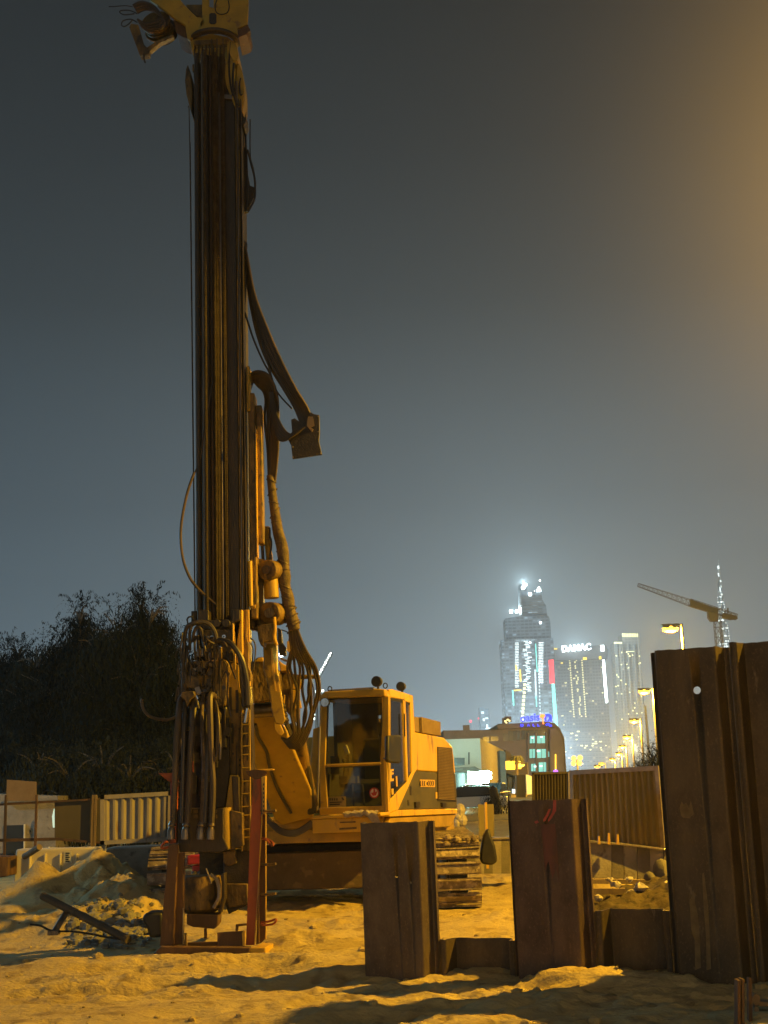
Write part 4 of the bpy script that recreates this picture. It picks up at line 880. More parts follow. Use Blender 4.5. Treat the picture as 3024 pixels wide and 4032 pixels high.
b = MB(); b.prism([P(x, y, 16.1) for x, y in h7([(800, 700), (780, 750), (768, 880), (785, 1030), (830, 1200), (845, 1240), (850, 1000), (835, 800)])], (0, .3, 0)); part('left_rope_guard', b, 'yellow_dirty', rig, bevel=.01)
b = MB(); b.prism([P(x, y, 16.02) for x, y in h7([(850, 700), (1200, 690), (1200, 755), (850, 765)])], (0, .06, 0)); part('rope_spreader', b, 'yellow_dirty', rig)
b = MB()
for k in range(9):
    x = 880 + k * 40; dx = random.uniform(-8, 8)
    T(b, h7([(x, 490), (x - 5, 600), (x + dx, 700), (x + dx - 6, 820), (x + dx + 4, 930), (x + dx + 14, 1000)]), .013 if k % 2 else .009, [16.0, 15.97, 16.0], 6)
part('wire_rope', b, 'rope', rig)
b = MB(); b.prism([P(x, y, 15.98) for x, y in h7([(1175, 1025), (1278, 1030), (1285, 1080), (1180, 1075)])], (0, .2, 0)); part('rail_cap', b, 'steel', rig, bevel=.004)
# --- rotary drive and vibrator block on the mast
z2 = lambda pts: ZM(640, 2350, 3.607, pts)
z3 = lambda pts: ZM(640, 2700, 3.607, pts)
YD = 15.55
def R(name, m, Y, d, pts, parent=rig, bevel=.01):
    b = MB(); Q(b, pts, Y, d); return part(name, b, m, parent, bevel=bevel)
R('crosshead', 'grease', YD + .1, .4, z2([(495, 180), (650, 180), (655, 330), (980, 330), (975, 180), (1100, 180), (1100, 330), (1010, 370), (1010, 460), (600, 470), (560, 440), (495, 350)]))
b = MB()
for x in (768, 900): c = P(*z2([(x, 375)])[0], YD + .02); b.cyl(c, c + Vector((0, .12, 0)), .047, 22)
part('sheave', b, 'grease', rig, bevel=.006)
R('drive_body', 'yellow_dirty', YD, .5, z2([(560, 470), (1000, 460), (1010, 620), (960, 900), (620, 910), (560, 640)]))
R('drive_recess', 'grease_dark', YD - .02, .05, z2([(845, 770), (1000, 760), (1000, 920), (960, 905), (850, 870)]))
R('drive_flange', 'yellow_clean', YD - .03, .1, z2([(985, 372), (1008, 380), (1006, 620), (990, 640)]), bevel=.004)
b = MB(); Q(b, z2([(805, 710), (840, 710), (845, 880), (812, 878)]), YD - .03, .06); Q(b, z2([(1010, 780), (1035, 790), (1035, 1030), (1000, 1025)]), YD - .05, .06); part('bracket', b, 'yellow', rig, bevel=.004)
R('gearbox', 'yellow_dirty', YD - .08, .55, z2([(285, 1000), (420, 940), (780, 890), (905, 900), (950, 960), (945, 1070), (910, 1090), (910, 1380), (880, 1540), (780, 1560), (640, 1380), (520, 1300), (290, 1400), (270, 1150)]))
c = P(*z2([(925, 990)])[0], YD - .02); b = MB(); b.tube([c + Vector((-.42, .04, -.01)), c + Vector((-.02, .04, 0)), c + Vector((.02, .04, 0))], [.09, .082, .07], 20, smooth=False); part('motor', b, 'yellow_dirty', rig, bevel=.01)
b = MB()
for i in range(46):
    x = random.uniform(290, 760); y = random.uniform(930, 1330); c = P(*z2([(x, y)])[0], YD - .1); s = random.uniform(.015, .055)
    b.box(c, (s, .08, s * random.uniform(.6, 1.6)), Matrix.Rotation(random.uniform(-.5, .5), 4, 'Y'))
part('valve_bank', b, 'grease', rig, bevel=.004)
R('valve_bracket', 'yellow_dirty', YD - .16, .12, z2([(310, 1140), (400, 1110), (520, 1150), (530, 1280), (440, 1300), (360, 1290), (300, 1260)]))
b = MB()
for x, y, r_ in ((870, 565, .022), (700, 575, .020), (820, 712, .012), (495, 1105, .025)):
    c = P(*z2([(x, y)])[0], YD - .05); b.tube([c, c + Vector((0, .06, 0))], r_, 10, False)
    b.sphere(c + Vector((0, -.005, 0)), r_ * .45, 8)
part('bolt', b, 'chrome', rig)
for pts, r_, m_ in (([(300, 1380), (295, 900), (310, 600), (340, 440), (430, 380), (560, 360), (660, 390), (730, 480), (765, 600)], .026, 'rubber'),
                    ([(430, 640), (440, 520), (490, 430), (545, 460), (570, 560), (590, 700)], .020, 'hose_brown'),
                    ([(390, 760), (385, 560), (400, 440), (450, 390), (520, 380)], .018, 'rubber'),
                    ([(600, 560), (650, 620), (770, 690)], .012, 'hose_brown'), ([(830, 600), (900, 680), (970, 790)], .014, 'hose_brown'),
                    ([(760, 600), (850, 620), (950, 650), (1030, 730), (1120, 880), (1170, 1060), (1200, 1250), (1210, 1540)], .032, 'rubber'),
                    ([(1010, 680), (1060, 780), (1100, 950), (1130, 1200), (1150, 1560)], .018, 'rubber'),
                    ([(500, 560), (520, 700), (530, 860)], .014, 'hose_brown'), ([(470, 560), (455, 700), (470, 900)], .014, 'rubber'),
                    ([(560, 600), (600, 720), (620, 900)], .012, 'hose_brown'), ([(350, 700), (345, 900), (330, 1150)], .016, 'rubber'),
                    ([(345, 330), (370, 290), (420, 285), (430, 320)], .010, 'black'), ([(350, 330), (365, 400), (400, 440)], .010, 'black'),
                    ([(800, 720), (780, 880), (765, 900)], .010, 'yellow_dirty')):
    b = MB(); T(b, z2(pts), r_, [YD - .12, YD - .2, YD - .14]); part('hydraulic_hose', b, m_, rig)
rs = random.Random(9)
for k in range(26):            # thin greasy hoses looping all over the drive and hanging below it
    x = rs.uniform(698, 900); y = rs.uniform(2490, 2800); dx = rs.uniform(-30, 30); ln_ = rs.uniform(90, 330); b = MB(); yy = YD - rs.uniform(.10, .24)
    T(b, [(x + dx, y + 30), (x + dx * .6, y), (x, y - rs.uniform(5, 22)), (x - dx * .3, y + 12), (x - dx * .4 + rs.uniform(-5, 5), y + ln_ * .5), (x - dx * .4 + rs.uniform(-10, 10), y + ln_)], rs.choice((.008, .010, .013, .016)), [yy + .1, yy, yy + .08], 6); part('thin_hose', b, rs.choice(('rubber', 'hose_brown', 'rubber', 'grease')), rig)
for k in range(30):
    x = rs.uniform(705, 905); y = rs.uniform(2505, 2790); yy = YD - rs.uniform(.02, .14); c_ = P(x, y, yy); b = MB()
    if k % 3 == 0: b.tube([c_, c_ + Vector((0, .12, 0))], rs.uniform(.014, .03), 6, False)
    elif k % 3 == 1: b.box(c_, (rs.uniform(.03, .09), .08, rs.uniform(.03, .10)), Matrix.Rotation(rs.uniform(-.3, .3), 4, 'Y'))
    else: b.tube([c_, c_ + Vector((rs.uniform(-.12, .12), -.04, -.1)), c_ + Vector((rs.uniform(-.15, .15), 0, -rs.uniform(.2, .35)))], .009, 6)
    part(('bolt', 'fitting', 'thin_hose')[k % 3], b, rs.choice(('grease', 'grease_dark', 'yellow_dirty', 'steel', 'rubber')), rig, bevel=.003 if k % 3 == 1 else 0)
for k in range(16):
    x = rs.uniform(700, 900); y = rs.uniform(2860, 3150); c_ = P(x, y, 15.55); b = MB()
    b.box(c_, (rs.uniform(.04, .12), .1, rs.uniform(.05, .2)), Matrix.Rotation(rs.uniform(-.2, .2), 4, 'Y')); part('fitting', b, rs.choice(('grease', 'grease_dark', 'grease_dark')), rig, bevel=.004)
R('mast_lug', 'grease_dark', 15.95, .2, z2([(405, 200), (490, 200), (490, 380), (405, 380)]))
b = MB(); T(b, z3([(0, 488), (90, 478), (160, 455), (230, 405), (290, 350)]), .017, [YD, YD - .1]); T(b, [(560, 2752), (558, 2765), (566, 2795), (590, 2820), (625, 2832), (648, 2832)], .017, YD); part('hydraulic_hose', b, 'hose_brown', rig)
# front plates of the mast foot
R('mast_foot_plate', 'yellow', 15.72, .12, z2([(905, 1000), (1000, 930), (1070, 960), (1075, 1200), (1100, 1400), (1130, 1640), (940, 1640), (935, 1320)]) + [])
R('mast_foot_plate', 'yellow_dirty', 15.70, .12, z3([(880, 330), (1120, 340), (1115, 640), (1130, 700), (1120, 960), (1130, 1200), (1128, 1400), (1105, 1370), (1070, 1270), (940, 1260), (950, 900), (935, 480)]))
b = MB()
for pts in ([(945, 20), (980, 20), (982, 360), (948, 350)], [(1035, 60), (1072, 60), (1078, 385), (1040, 385)], [(1040, 850), (1056, 850), (1056, 1280), (1042, 1280)]): Q(b, z3(pts), 15.685, .02)
for x, y in ((1090, 612), (1000, 965), (1098, 1055), (1098, 1130)): Q(b, z3([(x - 13, y - 16), (x + 13, y - 16), (x + 13, y + 16), (x - 13, y + 16)]), 15.68, .02)
part('slot', b, 'grease_dark', rig)
b = MB(); T(b, z3([(985, 530), (990, 600), (985, 700), (988, 820)]), .008, 15.68, 6); T(b, z3([(990, 530), (1010, 620), (1000, 740), (1000, 820)]), .006, 15.68, 6); part('cable', b, 'black', rig)
R('side_beam', 'yellow_clean', 15.75, .2, z2([(1105, 180), (1135, 180), (1135, 600), (1140, 760), (1120, 870), (1095, 880), (1085, 930), (1045, 930), (1060, 720), (1060, 620), (1090, 400)]))
R('side_beam', 'yellow_dirty', 15.85, .2, z2([(1130, 180), (1205, 180), (1200, 560), (1225, 700), (1225, 1000), (1260, 1100), (1250, 1560), (1140, 1560), (1140, 760)]))
b = MB(); T(b, z2([(1215, 180), (1225, 640)]), .014, 15.8, 6); T(b, z2([(1232, 1200), (1235, 1560)]), .018, 15.75, 6); part('edge_tube', b, 'yellow_clean', rig)
b = MB(); Q(b, z2([(1095, 930), (1120, 930), (1160, 1300), (1175, 1560), (1140, 1560), (1105, 1250)]), 15.72, .04); part('slot', b, 'grease_dark', rig)
R('side_beam', 'grease', 15.6, .3, z3([(1220, 0), (1250, 0), (1265, 700), (1280, 1000), (1265, 1240), (1290, 1320), (1285, 1700), (1240, 1700), (1225, 900)]))
b = MB(); c0 = P(*z3([(1205, 320)])[0], 15.5); b.tube([c0, c0 + Vector((-.03, 0, -.16))], .03, 10, False); part('hose_coupling', b, 'chrome', rig)
# ladder
lad = thing  # (kept simple: the ladder is a part of the rig)
b = MB(); T(b, [(954, 2795), (951, 2930), (955, 3080), (951, 3180), (953, 3352)], .012, 15.55, 6, False); T(b, [(981, 2795), (983, 3000), (984, 3180), (987, 3352)], .013, 15.55, 6, False); ld_ = part('ladder', b, 'yellow', rig)
for y in (2852, 2887, 2937, 2970, 3022, 3075, 3124, 3175, 3209, 3264, 3296):
    b = MB(); T(b, [(952, y + 2), (984, y)], .009, 15.54, 6, False); part('rung', b, 'yellow', ld_)
R('mast_foot_plate', 'yellow_dirty', 15.6, .2, [(957, 2850), (980, 2850), (984, 3350), (957, 3350)])
# vibrator/clamp body low on the mast
R('hammer_body', 'grease_dark', 15.62, .5, [(700, 2790), (895, 2795), (902, 2850), (905, 3050), (885, 3180), (700, 3190), (692, 3000)])
R('hammer_bracket', 'yellow_dirty', 15.58, .1, z3([(800, 345), (830, 400), (830, 470), (800, 520), (785, 440)]))
R('lower_plate', 'yellow', 15.55, .14, [(905, 3050), (935, 3052), (938, 3180), (920, 3190), (914, 3330), (885, 3330), (888, 3180)])
R('lower_plate', 'grease', 15.52, .1, [(912, 3056), (942, 3058), (946, 3300), (925, 3300), (918, 3180)])
b = MB(); b.tube([P(884, 3180, 15.5), P(888, 3342, 15.5)], .075, 20, smooth=False); part('clamp_cylinder', b, 'yellow', rig)
R('clamp_block', 'yellow_dirty', 15.45, .3, [(905, 3190), (955, 3200), (958, 3330), (910, 3348)])
R('tray', 'grease', 15.38, .5, [(700, 3182), (880, 3182), (880, 3300), (900, 3345), (860, 3358), (706, 3356), (700, 3300)])
b = MB()
for x in (745, 770, 810, 845): 
    for y in (3195, 3215): b.box(P(x, y, 15.36), (.05, .03, .04))
part('tray_block', b, 'yellow_dirty', rig)
# thick pressure hoses hanging in front
YHH = 15.2
hoses = [([(722, 2742), (708, 2765), (702, 2830), (695, 2930), (688, 3100), (682, 3240)], .036, 'hose_brown'),
         ([(738, 2745), (728, 2800), (722, 2950), (716, 3240)], .022, 'rubber'),
         ([(742, 2735), (762, 2752), (758, 2850), (752, 2950), (746, 3100), (738, 3240)], .036, 'hose_brown'),
         ([(762, 2740), (774, 2760), (781, 2790)], .018, 'hose_brown'),
         ([(802, 2728), (797, 2770), (795, 2830), (800, 2930), (802, 3050), (794, 3240)], .022, 'hose_wrap'),
         ([(820, 2760), (812, 2850), (815, 3000), (806, 3240)], .026, 'rubber'),
         ([(850, 2800), (846, 2750), (835, 2736), (826, 2752), (828, 2850), (833, 3000), (838, 3100), (832, 3240)], .036, 'hose_brown'),
         ([(838, 2740), (850, 2765), (858, 2810), (862, 2880), (858, 2950), (842, 3000)], .014, 'hose_brown'),
         ([(866, 2850), (868, 2920), (866, 2990)], .012, 'steel'), ([(752, 2950), (758, 2990), (760, 3040)], .012, 'red_orange'),
         ([(720, 2990), (722, 3050), (712, 3075), (700, 3080)], .010, 'hose_brown')]
for i, (pts, r_, m_) in enumerate(hoses):
    b = MB(); T(b, pts, r_, [YHH + .25, YHH, YHH - .02]); part('pressure_hose', b, m_, rig)
for x in (676, 732, 792, 830):
    b = MB(); b.tube([P(x + 3, 3236, YHH - .02), P(x + 1, 3250, YHH - .02), P(x, 3256, YHH - .02), P(x - 2, 3270, YHH - .02), P(x - 3, 3305, YHH - .02)], [.03, .036, .05, .03, .042, .044, .044], 12, smooth=False); part('hose_coupling', b, 'steel', rig)
R('hose_clamp', 'yellow_dirty', YHH + .02, .12, z3([(270, 90), (440, 70), (460, 140), (400, 190), (350, 300), (315, 200), (250, 150)]))
# drill bucket below the tray
cb = P(790, 3520, 15.75); b = MB(); b.tube([cb + Vector((0, 0, -.22)), cb + Vector((0, 0, -.16)), cb + Vector((0, 0, .08)), cb + Vector((0, 0, .2))], [.12, .21, .24, .24, .22], 28, smooth=False); part('drill_bucket', b, 'yellow_dirty', rig, bevel=.01)
b = MB(); T(b, [(828, 3444), (852, 3462), (862, 3500), (860, 3540), (840, 3575)], .02, 15.38); T(b, [(812, 3420), (826, 3460), (832, 3480)], .008, 15.35, 6); part('bucket_hoop', b, 'galv', rig)
R('bucket_latch', 'grease', 15.5, .2, [(872, 3440), (885, 3438), (886, 3540), (868, 3600), (860, 3590), (872, 3530)])
R('cutting_plate', 'rust_frame', 15.5, .3, [(735, 3600), (860, 3600), (858, 3640), (845, 3658), (760, 3650), (735, 3640)])
b = MB(); Q(b, [(735, 3370), (865, 3362), (866, 3398), (736, 3406)], 17.4, .3); Q(b, [(755, 3408), (870, 3400), (868, 3448), (756, 3450)], 17.45, .25); part('red_counter_box', b, 'red_paint', rig, bevel=.02)
b = MB()
for x in (765, 787): b.sphere(P(x, 3439, 17.38), .04, 8)
part('reflector', b, 'chrome', rig)
R('mast_cable_box', 'yellow_dirty', 15.7, .4, [(876, 3352), (925, 3345), (930, 3400), (900, 3412), (880, 3400)])
R('mast_shoe', 'grease_dark', 15.8, .5, [(880, 3350), (985, 3340), (985, 3560), (900, 3600), (880, 3540)])
R('mast_shoe_plate', 'yellow_dirty', 15.75, .1, [(880, 3480), (975, 3480), (975, 3560), (900, 3575)])

# ------------------------------------------------------------------ casing guide frame standing on the sand
YG = 15.15
gf = thing('guide_frame', 'rusty orange steel guide frame standing on the sand before the rig', 'guide frame', P(800, 3765, YG))
def RG(name, m, Y, d, pts, parent=gf, bevel=.006, label=None):
    b = MB(); Q(b, pts, Y, d); return part(name, b, m, parent, bevel=bevel, label=label)
lg = RG('leg', 'rust_frame', YG + .02, .10, [(664, 3324), (700, 3324), (682, 3722), (629, 3724)])
RG('flange', 'rust_frame', YG + .10, .10, [(703, 3358), (724, 3357), (720, 3718), (678, 3722), (690, 3500)], lg)
RG('flange', 'galv', YG + .05, .02, [(719, 3575), (723, 3575), (721, 3718), (717, 3718)], lg)
up = RG('upper_leg', 'red_orange', YG + .25, .12, [(671, 3058), (696, 3050), (694, 3320), (668, 3322)])
RG('horn_plate', 'red_orange', YG + .22, .06, [(622, 3044), (700, 3042), (690, 3080), (668, 3080), (640, 3058)], up)
rl = RG('leg', 'red_orange', YG + .15, .03, [(996, 3062), (1030, 3062), (1026, 3300), (1020, 3460), (1002, 3722), (968, 3722), (984, 3300)], label='bright orange upper leg')
RG('flange', 'yellow_clean', YG + .10, .10, [(1028, 3060), (1047, 3055), (1046, 3205), (1032, 3205)], rl)
RG('web', 'rust_frame', YG + .2, .03, [(1030, 3205), (1046, 3205), (1046, 3695), (1030, 3712), (1008, 3720)], rl)
for pts in ([(1030, 3206), (1033, 3206), (1020, 3460), (1004, 3716), (1000, 3716), (1016, 3460)], [(1044, 3206), (1047.5, 3206), (1047.5, 3700), (1044, 3700)], [(1017, 3450), (1020, 3450), (1022, 3712), (1018, 3712)]):
    RG('rib', 'yellow_clean', YG + .12, .05, pts, rl, bevel=.002)
b = MB()
for k in range(7): Q(b, [(1036, 3085 + 17 * k), (1040, 3084 + 17 * k), (1040, 3093 + 17 * k), (1036, 3094 + 17 * k)], YG + .095, .01)
part('slot', b, 'grease_dark', rl)
hp2 = RG('horn_plate', 'rust_frame', YG + .14, .03, [(968, 3036), (1000, 3030), (1040, 3032), (1054, 3044), (1040, 3060), (1016, 3068), (1000, 3066), (975, 3052)], rl)
RG('horn_edge', 'yellow_clean', YG + .12, .15, [(1000, 3029), (1040, 3028), (1077, 3027), (1077, 3032), (1056, 3035), (1040, 3034)], hp2)
for y in (3193, 3403, 3520):
    b = MB(); T(b, [(1028, y), (1060, y + 2), (1086, y - 2)], .014, [YG + .15, YG + .05, YG], 8); part('rung', b, 'yellow_dirty', rl)
for y in (3302, 3628):
    b = MB(); T(b, [(1028, y), (1050, y + 2), (1066, y + 10), (1076, y + 20), (1073, y + 28), (1064, y + 22), (1056, y + 10), (1044, y + 4)] if y < 3500 else [(1028, y + 4), (1060, y), (1085, y - 8), (1086, y), (1074, y + 10), (1048, y + 14), (1028, y + 10)], .012, [YG + .15, YG + .02, YG + .1], 8); part('hoop', b, 'red_orange', rl)
b = MB(); T(b, [(665, 3335), (640, 3340), (636, 3332), (650, 3316), (662, 3318)], .014, YG + .1, 8); part('hoop', b, 'red_orange', lg)
RG('base_beam', 'rust_frame', YG - .12, .12, [(632, 3728), (985, 3730), (985, 3768), (597, 3776), (600, 3760)], bevel=.01)
RG('base_lip', 'rust_frame', YG - .18, .40, [(590, 3772), (985, 3762), (984, 3767), (590, 3778)])
b = MB(); p1 = P(985, 3732, YG - .1); p2 = P(1062, 3700, YG + .95); b.prism([p1, p1 + Vector((.16, 0, 0)), p2 + Vector((.13, 0, 0)), p2], (0, 0, -.13)); part('side_beam', b, 'yellow_clean', gf, bevel=.01)  # lamplight on this beam painted as a brighter yellow
b = MB(); p1 = P(632, 3730, YG - .1); p2 = P(690, 3700, YG + .95); b.prism([p1, p1 + Vector((.14, 0, 0)), p2 + Vector((.12, 0, 0)), p2], (0, 0, -.12)); part('side_beam', b, 'rust_frame', gf, bevel=.01)
RG('box_plate', 'rust_frame', YG + .02, .02, [(855, 3672), (962, 3664), (964, 3726), (856, 3728)])
RG('box_edge', 'yellow_clean', YG, .06, [(952, 3672), (966, 3664), (964, 3740), (956, 3740)], bevel=.003)
RG('box_edge', 'yellow_dirty', YG, .06, [(726, 3676), (734, 3674), (736, 3742), (728, 3744)], bevel=.003)
RG('cross_bar', 'rust_frame', YG + .3, .05, [(736, 3712), (960, 3704), (960, 3726), (736, 3730)])
RG('spade_post', 'rust_frame', YG + .5, .05, [(803, 3655), (813, 3655), (815, 3695), (803, 3695)])
RG('spade_post', 'rust_frame', YG + .6, .05, [(928, 3640), (975, 3636), (975, 3644), (938, 3648), (936, 3675), (926, 3675)])

# ------------------------------------------------------------------ things lying about on the left
g_ = lambda x, y: Vector((x, y, gz(x, y)))
b = MB(); p0 = P(168, 3528, 16.3); p1 = P(505, 3700, 15.5); b.tube([p0, p1], .045, 14, smooth=False); solo('steel_pipe', b, 'pipe', 'long rusty steel pipe leaning over the sand at the left', 'pipe')
b = MB(); T(b, [(262, 3592), (238, 3630), (212, 3672)], .035, [16.1, 15.85], 10, False); b.box(P(212, 3672, 15.84), (.12, .1, .05)); solo('prop', b, 'steel', 'short steel prop with a foot plate under the leaning pipe', 'prop', bevel=.004)
b = MB(); T(b, [(120, 3640), (160, 3645), (205, 3665), (290, 3668), (360, 3678), (420, 3690), (500, 3702)], .012, [15.9, 15.8, 15.5], 6); solo('cable', b, 'black', 'thin black cable lying on the sand below the leaning pipe', 'cable')
b = MB()
mbp = [(562, 3602), (580, 3594), (640, 3592), (640, 3690), (588, 3694), (576, 3650), (560, 3628)]
Q(b, mbp, 15.5, .35); bag = solo('rubber_mat', b, 'black', 'black rubber sheet draped beside the left leg of the guide frame', 'rubber sheet', bevel=.03)
# water-filled barrier (ribbed)
t = thing('road_barrier', 'pale ribbed plastic road barrier with a printed notice behind the sand heaps', 'barrier', P(220, 3470, 23))
b = MB(); Q(b, [(63, 3344), (385, 3336), (388, 3345), (398, 3470), (50, 3500), (54, 3400)], 23, .35); part('body', b, 'barrier_plastic', t, bevel=.03)
for x in (112, 172, 232, 295, 352):
    b = MB(); Q(b, [(x, 3362), (x + 9, 3360), (x + 5, 3480), (x - 6, 3484)], 22.93, .09); part('rib', b, 'barrier_plastic', t, bevel=.015)
b = MB(); Q(b, [(252, 3352), (281, 3351), (282, 3398), (250, 3399)], 22.975, .02); nt_ = part('notice', b, 'paper', t)
b = MB()
for k in range(5):
    Q(b, [(258, 3357 + 8 * k), (274 - (k % 2) * 4, 3357 + 8 * k), (274 - (k % 2) * 4, 3362 + 8 * k), (258, 3362 + 8 * k)], 22.968, .006)
part('print', b, 'window_dark', nt_)
b = MB(); Q(b, [(418, 3338), (600, 3330), (640, 3332), (640, 3480), (420, 3490)], 23.2, .6); solo('concrete_block', b, 'concrete', 'large grey concrete block under the ribbed white hoarding panel', 'concrete block', bevel=.03)
b = MB(); Q(b, [(-30, 3372), (36, 3374), (34, 3450), (-30, 3460)], 22.5, .5); solo('steel_skip', b, 'rust_frame', 'low rust-red steel box at the left edge of the photo', 'steel box', bevel=.02)
b = MB(); T(b, [(97, 3372), (120, 3358), (155, 3335)], .05, [22.8, 22.4], 10, False); solo('timber_log', b, 'wood', 'short round timber lying over the top of the ribbed barrier', 'timber')
b = MB()
for x, y, m_ in ((193, 3342, 0), (385, 3345, 1)):
    b = MB(); T(b, [(x, y + 26), (x, y), (x + 1, y - 8)], [.035, .03, .012], 23.5, 8, False)
    solo('plastic_bottle', b, 'white_paint', 'white plastic bottle on top of the ribbed barrier, ' + ('left one' if m_ == 0 else 'right one, by the wooden post'), 'bottle', 'bottles on the barrier')
# hoarding of ribbed sheets
def hoarding(name, label, quad, Y, n, m, frame_m, posts=(), fw=.035):
    (x0, y0), (x1, y1), (x2, y2), (x3, y3) = quad      # tl, tr, br, bl
    Ya, Yb = Y if isinstance(Y, tuple) else (Y, Y)
    a, bq, c, d = P(x0, y0, Ya), P(x1, y1, Yb), P(x2, y2, Yb), P(x3, y3, Ya)
    t = thing(name, label, 'hoarding', (a + bq) / 2 * 1.0 - Vector((0, 0, a.z - d.z)), 'hoarding panels around the site')
    dr = (bq - a); nr = Vector((dr.y, -dr.x, 0)).normalized()
    sh = MB(); k4 = n * 4; vs = []; fs = []
    for i in range(k4 + 1):
        f = i / k4; ph = i % 4; off = .028 if ph in (1, 2) else -.012
        top = a + (bq - a) * f; bot = d + (c - d) * f
        for o2 in (off, off - .006): vs += [top + nr * o2, bot + nr * o2]
    for i in range(k4):
        s = i * 4; e = s + 4
        fs += [(s, s + 1, e + 1, e), (s + 2, e + 2, e + 3, s + 3), (s, e, e + 2, s + 2), (s + 1, s + 3, e + 3, e + 1)]
    sh.add(vs, fs); part('ribbed_sheet', sh, m, t, sharp=20)
    for p_, q_ in ((a, bq), (d, c), (a, d), (bq, c)):
        b = MB(); e = (q_ - p_).normalized(); w_ = nr; up_ = e.cross(w_).normalized()
        b.prism([p_ + up_ * fw + w_ * .05 - e * fw, p_ - up_ * fw + w_ * .05 - e * fw, q_ - up_ * fw + w_ * .05 + e * fw, q_ + up_ * fw + w_ * .05 + e * fw], -w_ * .06)
        part('frame_bar', b, frame_m, t)
    for px_ in posts:
        f = (px_ - x0) / (x1 - x0); tp = a + (bq - a) * f - nr * .06; b = MB(); b.box((tp.x, tp.y, tp.z / 2), (.07, .05, tp.z)); part('post', b, frame_m, t)
    return t
hoarding('hoarding', 'white ribbed hoarding panel in a pale frame, left of the guide frame', [(405, 3139), (672, 3124), (668, 3303), (405, 3318)], 24.0, 8, 'hoarding_white', 'hoarding_white', (407, 466))
hoarding('hoarding', 'wide brown ribbed hoarding panel left of the tall sheet pile', [(2256, 3042), (2592, 3024), (2618, 3346), (2262, 3312)], (22.4, 21.2), 15, 'hoarding_brown', 'galv')
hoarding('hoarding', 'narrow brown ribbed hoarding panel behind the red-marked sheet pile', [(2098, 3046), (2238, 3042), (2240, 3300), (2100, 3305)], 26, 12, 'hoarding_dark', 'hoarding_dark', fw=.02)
b = MB(); Q(b, [(2238, 3042), (2247, 3040), (2249, 3320), (2240, 3320)], 24.3, .1); solo('hoarding_post', b, 'galv', 'pale square post between the two brown hoarding panels', 'post')
# right-hand kerb wall of grey and white painted blocks, with a ledge rail
t = thing('block_barrier', 'striped grey and white concrete barrier below the brown hoarding', 'barrier', P(2480, 3480, 19.0))
xs_ = [2322, 2408, 2456, 2508, 2560, 2612, 2650]
for k in range(6):
    b = MB(); Q(b, [(xs_[k], 3318 + k * 5), (xs_[k + 1], 3323 + k * 5), (xs_[k + 1], 3480), (xs_[k], 3480)], 19.2, .4); part('block', b, 'concrete' if k % 2 == 0 else 'concrete_dark', t, bevel=.01)
b = MB()
for i in range(7): pass
b.prism([P(2320, 3312, 19.15), P(2470, 3324, 19.1), P(2640, 3346, 19.05), P(2640, 3351, 19.05), P(2470, 3330, 19.1), P(2320, 3318, 19.15)], (0, .45, 0)); part('ledge', b, 'galv', t)
for x, y0 in ((2360, 3292), (2399, 3281), (2434, 3286)):
    b = MB(); Q(b, [(x - 4, y0), (x + 2, y0), (x + 5, 3326), (x - 5, 3324)], 19.0, .06); solo('wooden_peg', b, 'yellow_clean', {2360: 'short pale peg on the barrier ledge, left of three', 2399: 'pale peg on the barrier ledge, tallest and middle of three', 2434: 'pale peg on the barrier ledge, right of three'}[x], 'peg', 'pegs on the barrier ledge')
b = MB()
for k, (x, y, w_, h_) in enumerate([(2606, 3442, .12, .20), (2560, 3462, .08, .10)]): b.sphere(P(x, y, 18.3), (w_, .2, h_), 12)
solo('sack', b, 'concrete_dark', 'grey bulging sacks at the foot of the striped barrier', 'sacks')
for k, (pts, lab) in enumerate([([(2325, 3462), (2545, 3466), (2545, 3482), (2325, 3480)], 'upper long plank behind the knee-high sheet pile'), ([(2330, 3500), (2470, 3500), (2450, 3524), (2335, 3522)], 'lower broad board behind the knee-high sheet pile')]):
    b = MB(); Q(b, pts, 17.8 - k * .8, .2); solo('plank', b, 'wood', lab, 'plank', 'planks behind the sheet piles')
random.seed(5)
for k, (x, y, s) in enumerate([(2400, 3462, .035), (2418, 3480, .06), (2480, 3462, .04), (2520, 3495, .07), (2485, 3515, .06), (2355, 3536, .05), (2625, 3480, .05), (2618, 3515, .08), (2632, 3545, .08), (2605, 3508, .05)]):
    b = MB(); b.sphere((0, 0, 0), 1, 9); c = P(x, y, 16.9)
    vv = []
    for v in b.v: vv.append(tuple(Vector((v[0] * s * 1.2, v[1] * s, v[2] * s * .8)) * random.uniform(.5, 1.3) + c))
    b.v = vv
    solo('torn_paper', b, 'bag_white', ['small pale scrap on the left end of the upper plank', 'crumpled pale scrap hanging under the upper plank', 'pale scrap on the right part of the upper plank', 'crumpled white bag right of the lower board', 'crumpled pale bag at the end of the lower board', 'pale scrap on the earth left of the lower board', 'small torn scrap beside the grey sacks', 'large torn white bag below the grey sacks', 'lowest torn white bag by the tall sheet pile', 'small crumpled bag left of the large torn one'][k], 'litter', 'pale litter behind the sheet piles', sharp=15)
st_ = MB(); r9 = random.Random(4)
for k in range(190):
    x = r9.uniform(-5.2, 3.6); y = r9.uniform(9.6, 19.5) if k % 3 else r9.uniform(9.6, 13.5); s = r9.choice((.012, .018, .018, .028, .045)) * r9.uniform(.7, 1.4)
    q_ = MB(); q_.sphere((0, 0, 0), 1, 7); z = gz(x, y)
    st_.add([(x + v[0] * s * r9.uniform(.7, 1.4), y + v[1] * s * r9.uniform(.7, 1.4), z + s * .2 + v[2] * s * .7) for v in q_.v], q_.f)
tag(solo('clods', st_, 'sand', 'small clods and stones strewn over the sand', 'clods', sharp=10), kind='stuff')
